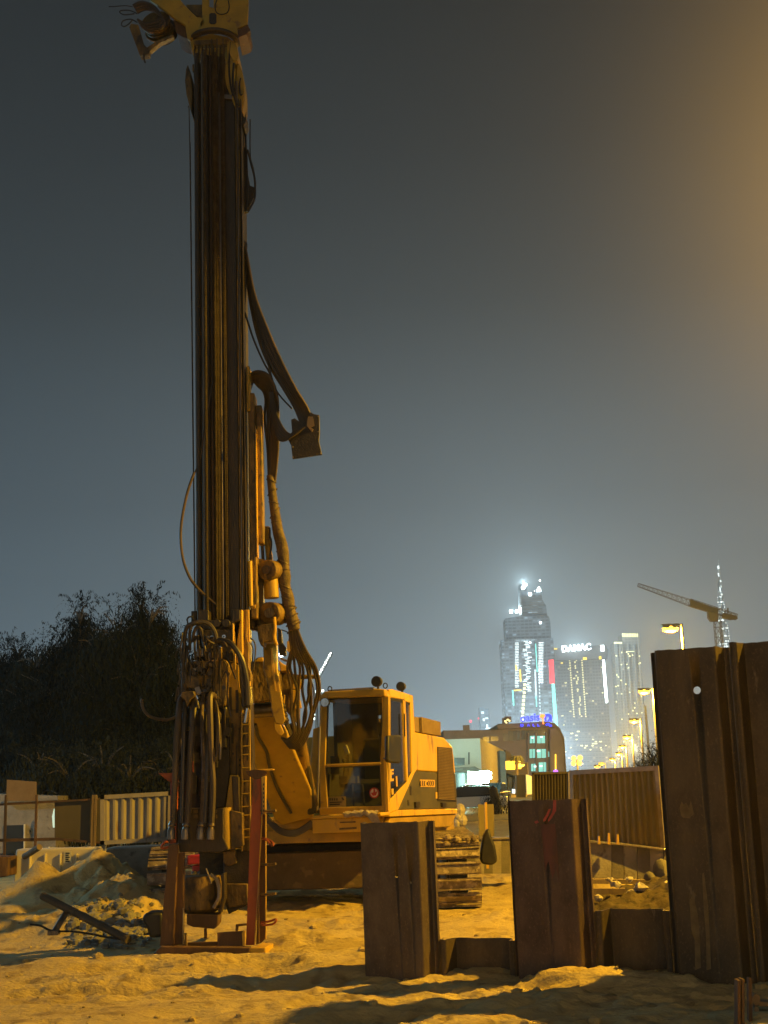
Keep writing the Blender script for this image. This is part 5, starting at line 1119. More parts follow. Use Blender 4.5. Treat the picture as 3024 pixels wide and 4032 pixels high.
mat('rubble_grey', (.25, .24, .20), (.17, .16, .135), rough=.95, scale=5, bump=.6)
rb = MB()
for k in range(520):
    px_ = r9.gauss(440, 95); py_ = r9.gauss(3560, 55)
    if not (250 < px_ < 600 and 3450 < py_ < 3680): continue
    c_ = P(px_, 3690, 18.9 - (py_ - 3450) / 230 * 2.6 + r9.uniform(-.25, .25)); x, y = c_.x, c_.y; s = r9.choice((.02, .03, .035, .05, .08)) * r9.uniform(.6, 1.3)
    q_ = MB(); q_.sphere((0, 0, 0), 1, 7); z = gz(x, y)
    rb.add([(x + v[0] * s * r9.uniform(.6, 1.4), y + v[1] * s * r9.uniform(.6, 1.4), z + s * .25 + v[2] * s * r9.uniform(.5, .9)) for v in q_.v], q_.f)
tag(solo('rubble', rb, 'rubble_grey', 'grey broken rubble spread behind the leaning pipe', 'rubble', sharp=10), kind='stuff')
# earth, coloured dark to imitate shade, heaped between the knee-high pile and the striped barrier
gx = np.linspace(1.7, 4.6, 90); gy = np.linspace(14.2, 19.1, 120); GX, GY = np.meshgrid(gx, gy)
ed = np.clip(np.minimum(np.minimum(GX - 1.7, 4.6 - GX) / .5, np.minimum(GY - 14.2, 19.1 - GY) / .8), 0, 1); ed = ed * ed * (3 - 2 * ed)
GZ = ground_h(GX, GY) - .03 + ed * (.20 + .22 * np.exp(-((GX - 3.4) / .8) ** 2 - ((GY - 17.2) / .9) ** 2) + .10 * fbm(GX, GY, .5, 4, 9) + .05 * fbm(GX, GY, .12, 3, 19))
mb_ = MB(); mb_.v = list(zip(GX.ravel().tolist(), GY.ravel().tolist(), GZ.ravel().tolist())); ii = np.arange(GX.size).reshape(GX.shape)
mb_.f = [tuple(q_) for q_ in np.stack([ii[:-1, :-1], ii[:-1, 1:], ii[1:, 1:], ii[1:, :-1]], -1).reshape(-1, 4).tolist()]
tag(solo('earth', mb_, 'earth', 'rough earth with shade put into its colour between the knee-high pile and the striped barrier', 'earth', sharp=60), kind='stuff')
# stake with sign board and black jacket
b = MB(); Q(b, [(1909, 3160), (1917, 3158), (1926, 3420), (1916, 3420)], 21.0, .06); stk = solo('wooden_stake', b, 'yellow_clean', 'thin orange-lit stake standing behind the crawler track', 'stake')
b = MB(); Q(b, [(1882, 3168), (1944, 3166), (1946, 3292), (1886, 3294)], 24.0, .04); solo('sign_board', b, 'hoarding_brown', 'dark brown board seen from behind, beside the thin stake', 'board')
b = MB(); b.prism([P(x, y, 20.7) for x, y in [(1916, 3268), (1928, 3262), (1934, 3290), (1950, 3330), (1960, 3392), (1938, 3408), (1898, 3402), (1890, 3380), (1896, 3330), (1904, 3290)]], (0, .2, 0)); solo('jacket', b, 'black', 'black jacket hanging on the thin stake', 'jacket', bevel=.05)
# low wall behind the track
t = thing('low_wall', 'low striped concrete wall with a lit top edge behind the black jacket', 'wall', P(1950, 3450, 23))
for k in range(6):
    x0 = 1838 + k * 34; b = MB(); Q(b, [(x0, 3306 - k * .4), (x0 + 34, 3305 - k * .4), (x0 + 34, 3440), (x0, 3440)], 23, .25); part('block', b, 'concrete' if k % 2 else 'concrete_dark', t)
b = MB(); Q(b, [(1838, 3300), (2042, 3296), (2042, 3303), (1838, 3307)], 22.97, .3); part('coping', b, 'galv', t)

# ------------------------------------------------------------------ far-left plot: cabins, screen mesh, boards
t = thing('site_cabin', 'pale site cabin with a dark doorway behind the screen fence at left', 'site cabin', P(60, 3350, 30))
b = MB(); Q(b, [(-60, 3126), (225, 3134), (218, 3360), (-60, 3360)], 30, 2.4); part('body', b, 'concrete', t)
b = MB(); Q(b, [(15, 3250), (95, 3248), (93, 3360), (15, 3362)], 29.97, .05); part('door', b, 'window_dark', t)
b = MB(); Q(b, [(93, 3245), (97, 3245), (96, 3350), (92, 3350)], 29.94, .06); part('door_frame', b, 'white_paint', t)
b = MB(); Q(b, [(20, 3150), (228, 3140), (228, 3150), (20, 3160)], 29.9, .1); part('eave', b, 'galv', t)
b = MB(); Q(b, [(27, 3070), (142, 3078), (140, 3154), (24, 3154)], 27.5, .06); solo('sign_board', b, 'tan_box', 'blank grey-brown board standing above the site cabin at left', 'board')
t = thing('screen_fence', 'brown mesh screen fence on rails in front of the site cabin', 'fence', P(200, 3340, 25.5))
b = MB(); Q(b, [(215, 3160), (402, 3140), (402, 3318), (215, 3306)], 25.5, .02); part('screen_mesh', b, 'mesh_green', t)
b = MB(); Q(b, [(-30, 3165), (220, 3152), (385, 3143), (385, 3150), (220, 3160), (-30, 3174)], 25.4, .05); Q(b, [(-30, 3304), (220, 3298), (400, 3316), (400, 3322), (220, 3310), (-30, 3316)], 25.4, .05); part('rail', b, 'rusty_mast', t)
for x in (22, 143, 366, 377):
    b = MB(); Q(b, [(x - 4, 3130), (x + 4, 3130), (x - 4, 3400), (x - 12, 3400)], 25.35, .06); part('post', b, 'rusty_mast' if x < 300 else 'wood', t)
mm = bpy.data.materials.new('glow_tube')
b = MB(); Q(b, [(212, 3184), (223, 3186), (218, 3260), (208, 3258), (205, 3215)], 29.5, .05); solo('lit_window', b, emis('dim_window', (.55, .8, .75), .55), 'small pale lit window at the right end of the site cabin', 'lit window')

# ------------------------------------------------------------------ trees
def drooping_tree(label, crowns, Y, base, n, m, seed, group=None):
    """crowns: (px, py, half width m, half height m); strands of small leaves hang from twigs all through each clump"""
    r = np.random.default_rng(seed); bx = P(base[0], base[1], Y)
    t = thing('tree', label, 'tree', (bx.x, Y, 0), group)
    tr = MB(); cs = [(P(x, y, Y), a, c) for x, y, a, c in crowns]
    fork = Vector((bx.x, Y, 1.3)); tr.tube([(bx.x, Y, -.2), (bx.x + .1, Y, .6), fork], [.30, .24, .20], 10)
    for c, a, h in cs:
        q = c + Vector((0, r.uniform(-.4, .4), -h * .2)); tr.tube([fork, fork * .5 + q * .5 + Vector((r.uniform(-.2, .2), 0, .2)), q], [.14, .08, .03], 7)
        for k in range(7):
            e = c + Vector((r.uniform(-a, a) * .8, r.uniform(-a, a) * .6, r.uniform(0, h))); tr.tube([q, (q + e) / 2 + Vector((0, 0, .15)), e], [.035, .02, .008], 5)
    part('trunk', tr, 'bark', t)
    V_ = []; tot = sum(a * h for _, a, h in cs)
    for c, a, h in cs:
        k = int(n * a * h / tot)
        u = r.normal(size=(k, 3)); u /= np.linalg.norm(u, axis=1)[:, None]; rad = r.random(k) ** .42
        st = np.array([c.x, c.y, c.z]) + u * rad[:, None] * np.array([a, a * .8, h])
        # uneven outline: shrink or stretch by direction
        w_ = 1 + .35 * np.sin(u[:, 0] * 7 + seed) * np.cos(u[:, 2] * 5 + seed); st = np.array([c.x, c.y, c.z]) + (st - np.array([c.x, c.y, c.z])) * w_[:, None]
        ln = r.integers(5, 15, k); dr = r.normal(size=(k, 2)) * .04
        top = (u[:, 2] > .35) & (rad > .75)
        for i in range(k):
            p = st[i].copy(); up = top[i] and r.random() < .5; dz = .07 if up else -.075
            for j in range(ln[i]):
                p = p + np.array([dr[i, 0] + r.normal() * .025, dr[i, 1] + r.normal() * .025, dz * (1 - (.25 * j if up else 0))])
                d1 = r.normal(size=3) * .022; d2 = np.array([r.normal() * .025, r.normal() * .025, (-.09 if not up else .05) - .04 * r.random()])
                V_.append((p - d1 * .5, p + d2 * .5, p + d1 * .5 + d2 * .5, p - d2 * .25))
    for q_ in range(n // 130):                      # long bare-ended shoots standing out of the top
        c, a, h = cs[r.integers(0, len(cs))]; p = np.array([c.x + r.normal() * a * .5, c.y + r.normal() * a * .4, c.z + h * r.uniform(.4, .95)]); v = np.array([r.normal() * .5, r.normal() * .3, 1.0]); v /= np.linalg.norm(v)
        for j in range(r.integers(6, 14)):
            p = p + v * .07; v = v + np.array([0, 0, -.08]) + r.normal(size=3) * .05
            for e_ in range(3):
                d1 = r.normal(size=3) * .018; d2 = np.array([r.normal() * .05, r.normal() * .05, -.11]); o_ = p + r.normal(size=3) * .02; V_.append((o_ - d1 * .5, o_ + d2 * .5, o_ + d1 * .5 + d2 * .5, o_ - d2 * .1))
    A = np.array(V_).reshape(-1, 3); nq = len(A) // 4
    me = bpy.data.meshes.new('crown'); me.vertices.add(len(A)); me.vertices.foreach_set('co', (A - np.array([bx.x, Y, 0])).ravel())
    me.loops.add(nq * 4); me.loops.foreach_set('vertex_index', np.arange(nq * 4)); me.polygons.add(nq); me.polygons.foreach_set('loop_start', np.arange(0, nq * 4, 4)); me.polygons.foreach_set('loop_total', np.full(nq, 4)); me.update(); me.materials.append(MATS[m])
    o = bpy.data.objects.new('crown', me); scn.collection.objects.link(o); o.parent = t; ORG[o.name] = ORG[t.name]
    return t
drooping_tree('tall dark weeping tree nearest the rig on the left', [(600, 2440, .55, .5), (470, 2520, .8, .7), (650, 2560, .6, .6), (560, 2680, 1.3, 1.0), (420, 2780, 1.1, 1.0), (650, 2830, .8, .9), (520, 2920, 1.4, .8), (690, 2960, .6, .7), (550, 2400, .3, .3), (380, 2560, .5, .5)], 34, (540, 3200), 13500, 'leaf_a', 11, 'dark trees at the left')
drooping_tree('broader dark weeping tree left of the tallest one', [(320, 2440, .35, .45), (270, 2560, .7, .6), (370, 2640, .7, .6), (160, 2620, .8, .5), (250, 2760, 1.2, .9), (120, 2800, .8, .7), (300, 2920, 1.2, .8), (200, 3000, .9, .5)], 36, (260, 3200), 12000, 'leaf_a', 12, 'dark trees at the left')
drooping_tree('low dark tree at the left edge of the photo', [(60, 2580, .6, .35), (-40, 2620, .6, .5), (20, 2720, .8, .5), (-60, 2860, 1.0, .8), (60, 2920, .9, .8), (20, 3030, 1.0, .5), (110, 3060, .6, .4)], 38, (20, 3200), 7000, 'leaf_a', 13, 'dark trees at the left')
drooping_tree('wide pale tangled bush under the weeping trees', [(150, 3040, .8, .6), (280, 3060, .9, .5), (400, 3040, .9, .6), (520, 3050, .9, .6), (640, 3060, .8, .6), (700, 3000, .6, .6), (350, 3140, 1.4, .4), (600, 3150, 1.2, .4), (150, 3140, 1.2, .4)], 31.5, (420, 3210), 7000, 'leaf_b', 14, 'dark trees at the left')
drooping_tree('small dark tree behind the hoarding, left of the tall sheet pile', [(2575, 2985, 1.1, .9), (2600, 2960, 1.0, .9), (2555, 3010, 1.0, .8), (2520, 3020, .9, .6)], 75, (2575, 3100), 900, 'leaf_a', 15)
# ------------------------------------------------------------------ streets, buildings and skyline
b = MB(); b.prism([(4.5, 34, .012), (60, 34, .012), (60, 90, .012), (700, 2600, .012), (300, 2600, .012), (30, 300, .012), (8, 90, .012)], (0, 0, -.3))
tag(solo('road', b, 'asphalt', None, None, sharp=0), kind='structure')
b = MB(); b.prism([(-6, 60, .016), (30, 60, .016), (30, 130, .016), (-6, 130, .016)], (0, 0, -.3)); tag(solo('forecourt', b, 'concrete_dark', None, None, sharp=0), kind='structure')

def windowed(name, cell, lit, colour, strength, base, mortar=.22, thr=.72, glass=(.03, .04, .05), squash=1.0):
    """dark facade with a grid of windows, some of them lit"""
    m = bpy.data.materials.new(name); m.use_nodes = True; MATS[name] = m
    n = m.node_tree.nodes; l = m.node_tree.links; b = n['Principled BSDF']; b.inputs['Roughness'].default_value = .5; m.cycles.emission_sampling = 'NONE'
    t = n.new('ShaderNodeTexCoord'); s = n.new('ShaderNodeSeparateXYZ'); l.new(t.outputs['Object'], s.inputs[0])
    def fm(op, a, c):
        k = n.new('ShaderNodeMath'); k.operation = op
        for i, v in enumerate((a, c)):
            if v is None: continue
            if isinstance(v, (int, float)): k.inputs[i].default_value = v
            else: l.new(v, k.inputs[i])
        return k.outputs[0]
    xx = fm('ADD', s.outputs['X'], s.outputs['Y'])
    ux = fm('DIVIDE', xx, cell[0]); uz = fm('DIVIDE', s.outputs['Z'], cell[1])
    fx = fm('FRACT', ux, None); fz = fm('FRACT', uz, None); cx = fm('FLOOR', ux, None); cz = fm('FLOOR', uz, None)
    inx = fm('MULTIPLY', fm('GREATER_THAN', fx, mortar), fm('LESS_THAN', fx, 1 - mortar)); inz = fm('MULTIPLY', fm('GREATER_THAN', fz, .3), fm('LESS_THAN', fz, .85))
    inw = fm('MULTIPLY', inx, inz)
    cb = n.new('ShaderNodeCombineXYZ'); l.new(cx, cb.inputs[0]); l.new(cz, cb.inputs[1]); wn = n.new('ShaderNodeTexWhiteNoise'); l.new(cb.outputs[0], wn.inputs['Vector'])
    on = fm('MULTIPLY', fm('GREATER_THAN', wn.outputs['Value'], thr), inw)
    c2 = n.new('ShaderNodeCombineXYZ'); l.new(cz, c2.inputs[0]); l.new(cx, c2.inputs[1]); w2 = n.new('ShaderNodeTexWhiteNoise'); l.new(c2.outputs[0], w2.inputs['Vector'])
    mx = n.new('ShaderNodeMix'); mx.data_type = 'RGBA'; l.new(inw, mx.inputs[0]); mx.inputs[6].default_value = base + (1,); mx.inputs[7].default_value = glass + (1,); l.new(mx.outputs[2], b.inputs['Base Color'])
    b.inputs['Emission Color'].default_value = colour + (1,); l.new(fm('MULTIPLY', on, fm('MULTIPLY', fm('POWER', w2.outputs['Value'], 2.0), strength)), b.inputs['Emission Strength'])
    return m
windowed('fac_under_construction', (5.5, 3.6), 1, (.66, .86, 1.0), .95, (.20, .24, .27), .08, .35, (.06, .07, .08))
windowed('fac_glass', (4.5, 3.6), 1, (.62, .84, 1.0), .60, (.18, .22, .26), .1, .55, (.05, .06, .08))
windowed('fac_damac', (3.2, 3.5), 1, (1.0, .85, .5), .7, (.16, .165, .17), .16, .80, (.04, .045, .055))
windowed('fac_right', (4, 3.5), 1, (1.0, .9, .6), .6, (.20, .20, .19), .2, .88, (.05, .055, .06))
def slab(mb, x0, x1, ytop, ybot, Y, d): return Q(mb, [(x0, ytop), (x1, ytop), (x1, ybot), (x0, ybot)], Y, d)
def wall_bottom(mb, pts_top, Y, d, z0=-2):
    """vertical sided block: top outline by pixel, straight down to the ground"""
    tp = [P(x, y, Y) for x, y in pts_top]
    return mb.prism(tp + [Vector((tp[-1].x, Y, z0)), Vector((tp[0].x, Y, z0))], (0, d, 0))
# tall tower under construction
t = thing('skyscraper', 'tallest tower of the skyline, stepped and unfinished, with white work lights on top', 'skyscraper', P(2075, 3050, 1500))
for pts, m_, Y in (([(2048, 2298), (2072, 2296), (2074, 2330), (2100, 2332), (2110, 2318), (2132, 2320), (2134, 2360), (2150, 2385), (2156, 2430)], 'fac_under_construction', 1500),
                   ([(1989, 2436), (2040, 2426), (2160, 2426), (2166, 2440)], 'fac_glass', 1490),
                   ([(1972, 2520), (2030, 2514), (2100, 2514), (2178, 2512)], 'fac_under_construction', 1484),
                   ([(1975, 2522), (2026, 2518)], 'fac_glass', 1478), ([(2104, 2516), (2120, 2516)], 'fac_glass', 1478), ([(2146, 2516), (2178, 2514)], 'fac_glass', 1478),
                   ([(1988, 2718), (2022, 2716)], 'fac_glass', 1470), ([(2126, 2712), (2172, 2710)], 'fac_under_construction', 1470)):
    b = MB(); wall_bottom(b, pts, Y, 30); part('tower_block', b, m_, t)
for k in range(26):
    y = 2350 + k * 7.2
    xl = 2046 if k < 11 else 2040; xr = 2134 + min(k, 12) * 2
    if k > 18: break
    b = MB(); Q(b, [(xl, y), (xr, y - 1), (xr, y + 1.4), (xl, y + 2.4)], 1499, 3); part('floor_slab', b, 'concrete', t)
qd = MB(); qd.box((0, 0, 0), (1, .5, 1))
def light_quads(parent, specs, m, name='lit_window'):
    """the same small lit pane copied to each place"""
    me = None
    for x, y, Y, w_, h_ in specs:
        c = P(x, y, Y)
        if me is None:
            b = MB(); b.box((0, 0, 0), (1, .5, 1)); me = make_mesh(name, b, m, (0, 0, 0), 0)
        o = bpy.data.objects.new(name, me); scn.collection.objects.link(o); o.parent = parent; o.location = c - ORG[parent.name]; o.scale = (w_, 1, h_)
rr = random.Random(3)
light_quads(t, [(2066, 2303, 1495, 5, 3), (2060, 2314, 1495, 4, 3), (2121, 2325, 1495, 5, 3), (2122, 2314, 1495, 2, 2), (2087, 2340, 1495, 3.5, 3.5), (2012, 2408, 1480, 3.5, 3.5), (2035, 2407, 1480, 3.5, 3.5), (2128, 2452, 1480, 2.4, 2.4), (2126, 2286, 1495, 1.6, 1.6), (2088, 2530, 1480, 1.5, 1.5)], 'white_on', 'work_light')
light_quads(t, [(1988 + 3, 2720 + 0, 1400, .1, .1)] + [(2066 - (k * 1.05), 2696 + k * 15.5, 1330, 2.6, 2.6) for k in range(10)], 'win_warm')
light_quads(t, [(2107 + k * .35, 2640 + k * 9, 1465, 1.8, 2.0) for k in range(12)], 'win_white'); light_quads(t, [(2121 + k * .4, 2612 + k * 13, 1465, 1.1, 1.8) for k in range(16)], 'win_white')
light_quads(t, [(2032, 2625, 1465, 1.5, 3), (2033, 2636, 1465, 1.6, 3), (2049, 2660, 1465, 1.6, 13), (2038, 2718, 1465, 8, 1.4)], 'sign_yellow')
light_quads(t, [(2020, 2740, 1465, 1.2, 12), (2022, 2765, 1465, 1.2, 7), (2112, 2590, 1460, .8, 30), (2112, 2760, 1460, .9, 12)], 'led_teal')
light_quads(t, [(2076 + rr.uniform(-10, 10), 2525 + k * 6.3, 1465, 4.5, .45) for k in range(32)], 'burj_light', 'floor_light')
light_quads(t, [(2035, 2532 + k * 6.4, 1465, 3.8, .42) for k in range(28)], 'burj_light', 'floor_light'); light_quads(t, [(2130, 2530 + k * 6.3, 1465, 5.0, .42) for k in range(26)], 'burj_light', 'floor_light')
# DAMAC tower
t = thing('skyscraper', 'tower with glowing white DAMAC letters on its dark roof band', 'skyscraper', P(2290, 3050, 1520))
b = MB(); wall_bottom(b, [(2186, 2590), (2384, 2592)], 1520, 40); part('tower_block', b, 'fac_damac', t)
b = MB(); wall_bottom(b, [(2163, 2556), (2188, 2554), (2188, 2600)], 1512, 40); part('tower_block', b, 'fac_glass', t)
b = MB(); Q(b, [(2180, 2553), (2262, 2548), (2385, 2540), (2395, 2560), (2392, 2594), (2186, 2600)], 1508, 50); part('roof_band', b, 'tower_dark', t)
b = text_mb('DAMAC', 26 / 3.6 * 1.32, 1.2, 1.08); k_ = P(2270, 2562, 1500)
xw = max(v[0] for v in b.v) - min(v[0] for v in b.v); want = (2328 - 2214) / 5400 * 1500; b.v = [(v[0] * want / xw, v[1], v[2]) for v in b.v]
place_text(b, k_, P(2328, 2541, 1500) - P(2214, 2551, 1500), ZZ); part('roof_letters', b, 'damac_white', t)
b = MB(); Q(b, [(2366, 2541), (2378, 2540), (2380, 2562), (2368, 2563)], 1499, 4); part('side_letter', b, 'damac_white', t)
b = MB(); Q(b, [(2373, 2598), (2381, 2598), (2394, 2766), (2386, 2768), (2380, 2700), (2376, 2650)], 1500, 3); part('light_strip', b, 'damac_white', t)
b = MB(); Q(b, [(2161, 2598), (2180, 2597), (2184, 2691), (2166, 2692)], 1450, 3); part('red_screen', b, 'led_red', t)
b = MB(); Q(b, [(2173, 2692), (2184, 2692), (2198, 2876), (2184, 2874)], 1449, 3); part('green_light_strip', b, 'led_teal', t)
sp = []
for k in range(24): sp.append((2243 + k * .75, 2601 + k * 9.6, 1515, 1.3, 1.5))
for k in range(24): sp.append((2291 + k * .68, 2600 + k * 9.6, 1515, 1.3, 1.5))
for k in range(30):
    if rr.random() < .85: sp.append((2263 + k * .72 + rr.choice((0, 0, 6)), 2600 + k * 7.6, 1515, 1.4, 1.6))
light_quads(t, sp, 'win_warm')
light_quads(t, [(2303, 2593, 1505, 4, 2.6), (2212, 2611, 1505, 2, 1.6), (2178, 2555, 1505, 9, 1.2), (2363, 2590, 1505, 2.5, 3)], 'sign_yellow', 'roof_light')
light_quads(t, [(rr.uniform(2195, 2378), rr.uniform(2620, 2990), 1515, rr.uniform(1.2, 2.6), 1.2) for _ in range(20)], 'win_warm')
# podium with balcony lines below
b = MB(); wall_bottom(b, [(2200, 2872), (2400, 2868)], 1420, 30); t2 = thing('apartment_block', 'pale lower apartment block with horizontal balcony lines below the DAMAC tower', 'apartment block', P(2300, 3050, 1420)); part('facade', b, 'fac_damac', t2)
for k in range(18):
    b = MB(); Q(b, [(2200, 2876 + k * 8), (2400, 2872 + k * 8), (2400, 2874 + k * 8), (2200, 2878 + k * 8)], 1418, 2); part('balcony', b, 'concrete', t2)
light_quads(t2, [(rr.uniform(2205, 2395), 2880 + 8 * rr.randint(0, 16), 1416, rr.uniform(1.2, 3), 1.2) for _ in range(26)], 'win_warm')
# pair of towers on the right
t = thing('skyscraper', 'twin-topped tower with a lit crown, half behind the tall sheet pile', 'skyscraper', P(2470, 3050, 1650))
b = MB(); wall_bottom(b, [(2418, 2528), (2452, 2526)], 1655, 30); part('tower_block', b, 'fac_right', t)
b = MB(); wall_bottom(b, [(2449, 2496), (2516, 2494)], 1650, 30); part('tower_block', b, 'fac_right', t)
light_quads(t, [(2452 + k * 6.4, 2501, 1645, 1.3, 4.2) for k in range(10)] + [(2420 + k * 5.4, 2531, 1648, 1.4, 2) for k in range(6)] + [(rr.uniform(2422, 2530), rr.uniform(2560, 3000), 1644, 1.4, 1.6) for _ in range(46)] + [(2482, 2565, 1644, 10, .8)], 'win_warm')
for x in (2419, 2438, 2451, 2470, 2495, 2513):
    b = MB(); Q(b, [(x, 2536), (x + 2, 2536), (x + 34, 3040), (x + 32, 3040)], 1646, 2); part('mullion', b, 'concrete', t)
# slender supertall
t = thing('skyscraper', 'very slender spired supertall tower behind the tower crane', 'skyscraper', P(2858, 3020, 2600))
for k, (y0, y1, xa, xb_, r_) in enumerate([(2190, 2232, 2826, 2828, 1.4), (2232, 2290, 2827, 2830, 3.0), (2290, 2350, 2829, 2835, 6), (2350, 2410, 2832, 2842, 10), (2410, 2480, 2834, 2852, 13), (2480, 2560, 2838, 2862, 16), (2560, 3030, 2842, 2880, 24)]):
    a_ = P((xa + xb_) / 2, y0, 2600); bq_ = P((xa + xb_) / 2, y1, 2600); b = MB(); b.tube([(a_.x, 2600, bq_.z), (a_.x, 2600, a_.z)], [r_ * .7, r_ * .6], 12, smooth=False); part('spire' if k < 2 else 'tower_block', b, windowed('fac_burj%d' % k, (3, 5), 1, (.72, .86, .86), 6, (.42, .46, .46), .05, .2, (.3, .33, .33)), t)
light_quads(t, [(2828, 2234, 2590, 3, 5), (2829, 2262, 2590, 2, 6), (2837, 2288, 2590, 2.5, 3), (2835, 2320, 2588, 2, 8), (2845, 2475, 2585, 4.5, 2.5), (2842, 2340, 2588, 2, 4)], 'burj_light', 'floor_light')
# distant little towers and construction lights left
t = thing('skyscraper', 'small distant tower with white lights above the car park roof', 'skyscraper', P(1905, 3060, 1700))
b = MB(); wall_bottom(b, [(1888, 2785), (1925, 2790)], 1700, 30); part('tower_block', b, 'fac_glass', t)
light_quads(t, [(1900, 2806, 1690, 3.5, 2.5), (1905, 2834, 1690, 2.5, 3), (1916, 2828, 1690, 4, 1.6), (1918, 2860, 1690, 2.5, 5), (1923, 2868, 1690, 7, 1.4)], 'win_white')
light_quads(t, [(1884, 2829, 1690, 1.7, 1.7)], 'red_dot', 'warning_light')
t = thing('lattice_crane', 'distant crane jib traced by a slanting string of white lights', 'crane', P(1250, 3060, 900))
b = MB(); b.tube([P(1248, 2676, 900), P(1308, 2568, 900)], .5, 6, smooth=False); b.tube([P(1256, 2676, 900), P(1310, 2574, 900)], .3, 6, smooth=False); part('jib', b, 'tower_dark', t)
b = MB(); a_ = P(1248, 2676, 900); b.tube([(a_.x, 900, 0), a_], .9, 6, smooth=False); part('crane_mast', b, 'tower_dark', t)
for i in range(11):
    f = i / 10; c = P(1252 + 50 * f, 2663 - 91 * f, 895); b = MB(); b.sphere(c, .62 if i % 3 else .8, 8); part('light', b, 'led_white', t)
t = thing('skyscraper', 'distant unfinished tower with clustered white work lights left of the cab', 'skyscraper', P(1250, 3060, 950))
b = MB(); wall_bottom(b, [(1236, 2724), (1268, 2722)], 950, 15); part('tower_block', b, 'fac_under_construction', t)
light_quads(t, [(1247, 2724, 940, 1.7, 1.7), (1259, 2723, 940, 1.7, 1.7), (1271, 2720, 940, 1.5, 1.5), (1236, 2812, 940, 1.6, 1.6), (1236, 2830, 940, 1.4, 1.4), (1254, 2740, 940, 1, 1), (1256, 2754, 940, .9, .9)], 'led_white', 'work_light')
t = thing('skyscraper', 'faint distant tower at the far left of the skyline behind the cab', 'skyscraper', P(1853, 3060, 1900)) if False else None
b = MB(); b.tube([P(1853, 2842, 1600), (P(1853, 2842, 1600).x, 1600, 0)], .6, 6, smooth=False); t = thing('antenna_mast', 'thin distant mast with a red warning light above the car park', 'mast', (P(1853, 2842, 1600).x, 1600, 0)); part('pole', b, 'tower_dark', t); b = MB(); b.sphere(P(1853, 2840, 1598), 1.6, 8); part('warning_light', b, 'red_dot', t)

# tower crane on the right
t = thing('tower_crane', 'brown tower crane with a long raised jib above the tall sheet piles', 'tower crane', (P(2822, 2560, 450).x, 450, 0))
def lattice(mb, a, b_, w0, w1, n, r, up=None):
    a = Vector(a); b_ = Vector(b_); d = (b_ - a).normalized(); s = d.cross(Vector((0, 1, 0))).normalized(); f = Vector((0, 1, 0)); prev = None
    for i in range(n + 1):
        p = a + (b_ - a) * i / n; w_ = w0 + (w1 - w0) * i / n
        c = [p + s * w_ / 2 + f * w_ / 2, p - s * w_ / 2 + f * w_ / 2, p - s * w_ / 2 - f * w_ / 2, p + s * w_ / 2 - f * w_ / 2]
        for k in range(4): mb.tube([c[k], c[(k + 1) % 4]], r * .7, 4, smooth=False)
        if prev:
            for k in range(4): mb.tube([prev[k], c[k]], r, 4, smooth=False); mb.tube([prev[k], c[(k + 1) % 4]], r * .7, 4, smooth=False)
        prev = c
base = P(2823, 2432, 450); b = MB(); lattice(b, (base.x, 450, 0), base, 2.1, 2.1, 16, .10); part('crane_mast', b, 'crane_paint', t)
b = MB(); lattice(b, P(2512, 2303, 446), P(2720, 2375, 449), 1.0, 2.0, 11, .07); lattice(b, P(2715, 2372, 449), P(2900, 2430, 451), 2.2, 1.8, 8, .10); part('jib', b, 'crane_paint', t)
b = MB(); Q(b, [(2720, 2360), (2800, 2388), (2830, 2396), (2826, 2420), (2720, 2388)], 449.5, 1.5); Q(b, [(2850, 2412), (2900, 2424), (2906, 2436), (2880, 2440), (2846, 2430)], 450, 2); part('machine_deck', b, 'crane_paint', t)
b = MB(); Q(b, [(2788, 2408), (2830, 2416), (2828, 2446), (2800, 2446), (2790, 2432)], 448, 2); part('crane_cab', b, 'crane_paint', t)
b = MB(); b.tube([P(2866, 2415, 450), P(2866, 2394, 450)], .25, 6, smooth=False); part('antenna', b, 'crane_paint', t)

# mall building with blue sign
Yb = 260
t = thing('mall_building', 'tan building with a curved corner, teal lit windows and a blue rooftop sign', 'building', P(2030, 3100, Yb))
b = MB(); wall_bottom(b, [(1745, 2876), (1962, 2874), (1962, 2850), (2184, 2846), (2205, 2868), (2222, 2905)], Yb, 40); part('wall', b, 'building_tan', t)
b = MB(); Q(b, [(1955, 2858), (1960, 2852), (2160, 2840), (2176, 2848), (2180, 2860), (1962, 2872)], Yb - 2, 30); part('parapet', b, 'building_tan', t, bevel=.3)
for x0, x1, y0, y1 in ((1902, 1926, 2902, 2920), (1932, 1962, 2900, 2918), (2002, 2048, 2878, 2916), (2054, 2102, 2876, 2912), (2108, 2148, 2874, 2910), (1982, 1998, 2890, 2918)):
    b = MB(); Q(b, [(x0, y0), (x1, y0 - 1), (x1, y1 - 1), (x0, y1)], Yb - .3, .4); wdn = part('window', b, 'window_dark', t)
    b = MB(); 
    for k in range(1, 3): xx = x0 + (x1 - x0) * k / 3; Q(b, [(xx, y0), (xx + .8, y0), (xx + .8, y1), (xx, y1)], Yb - .4, .2)
    part('window_frame', b, 'building_tan', wdn)
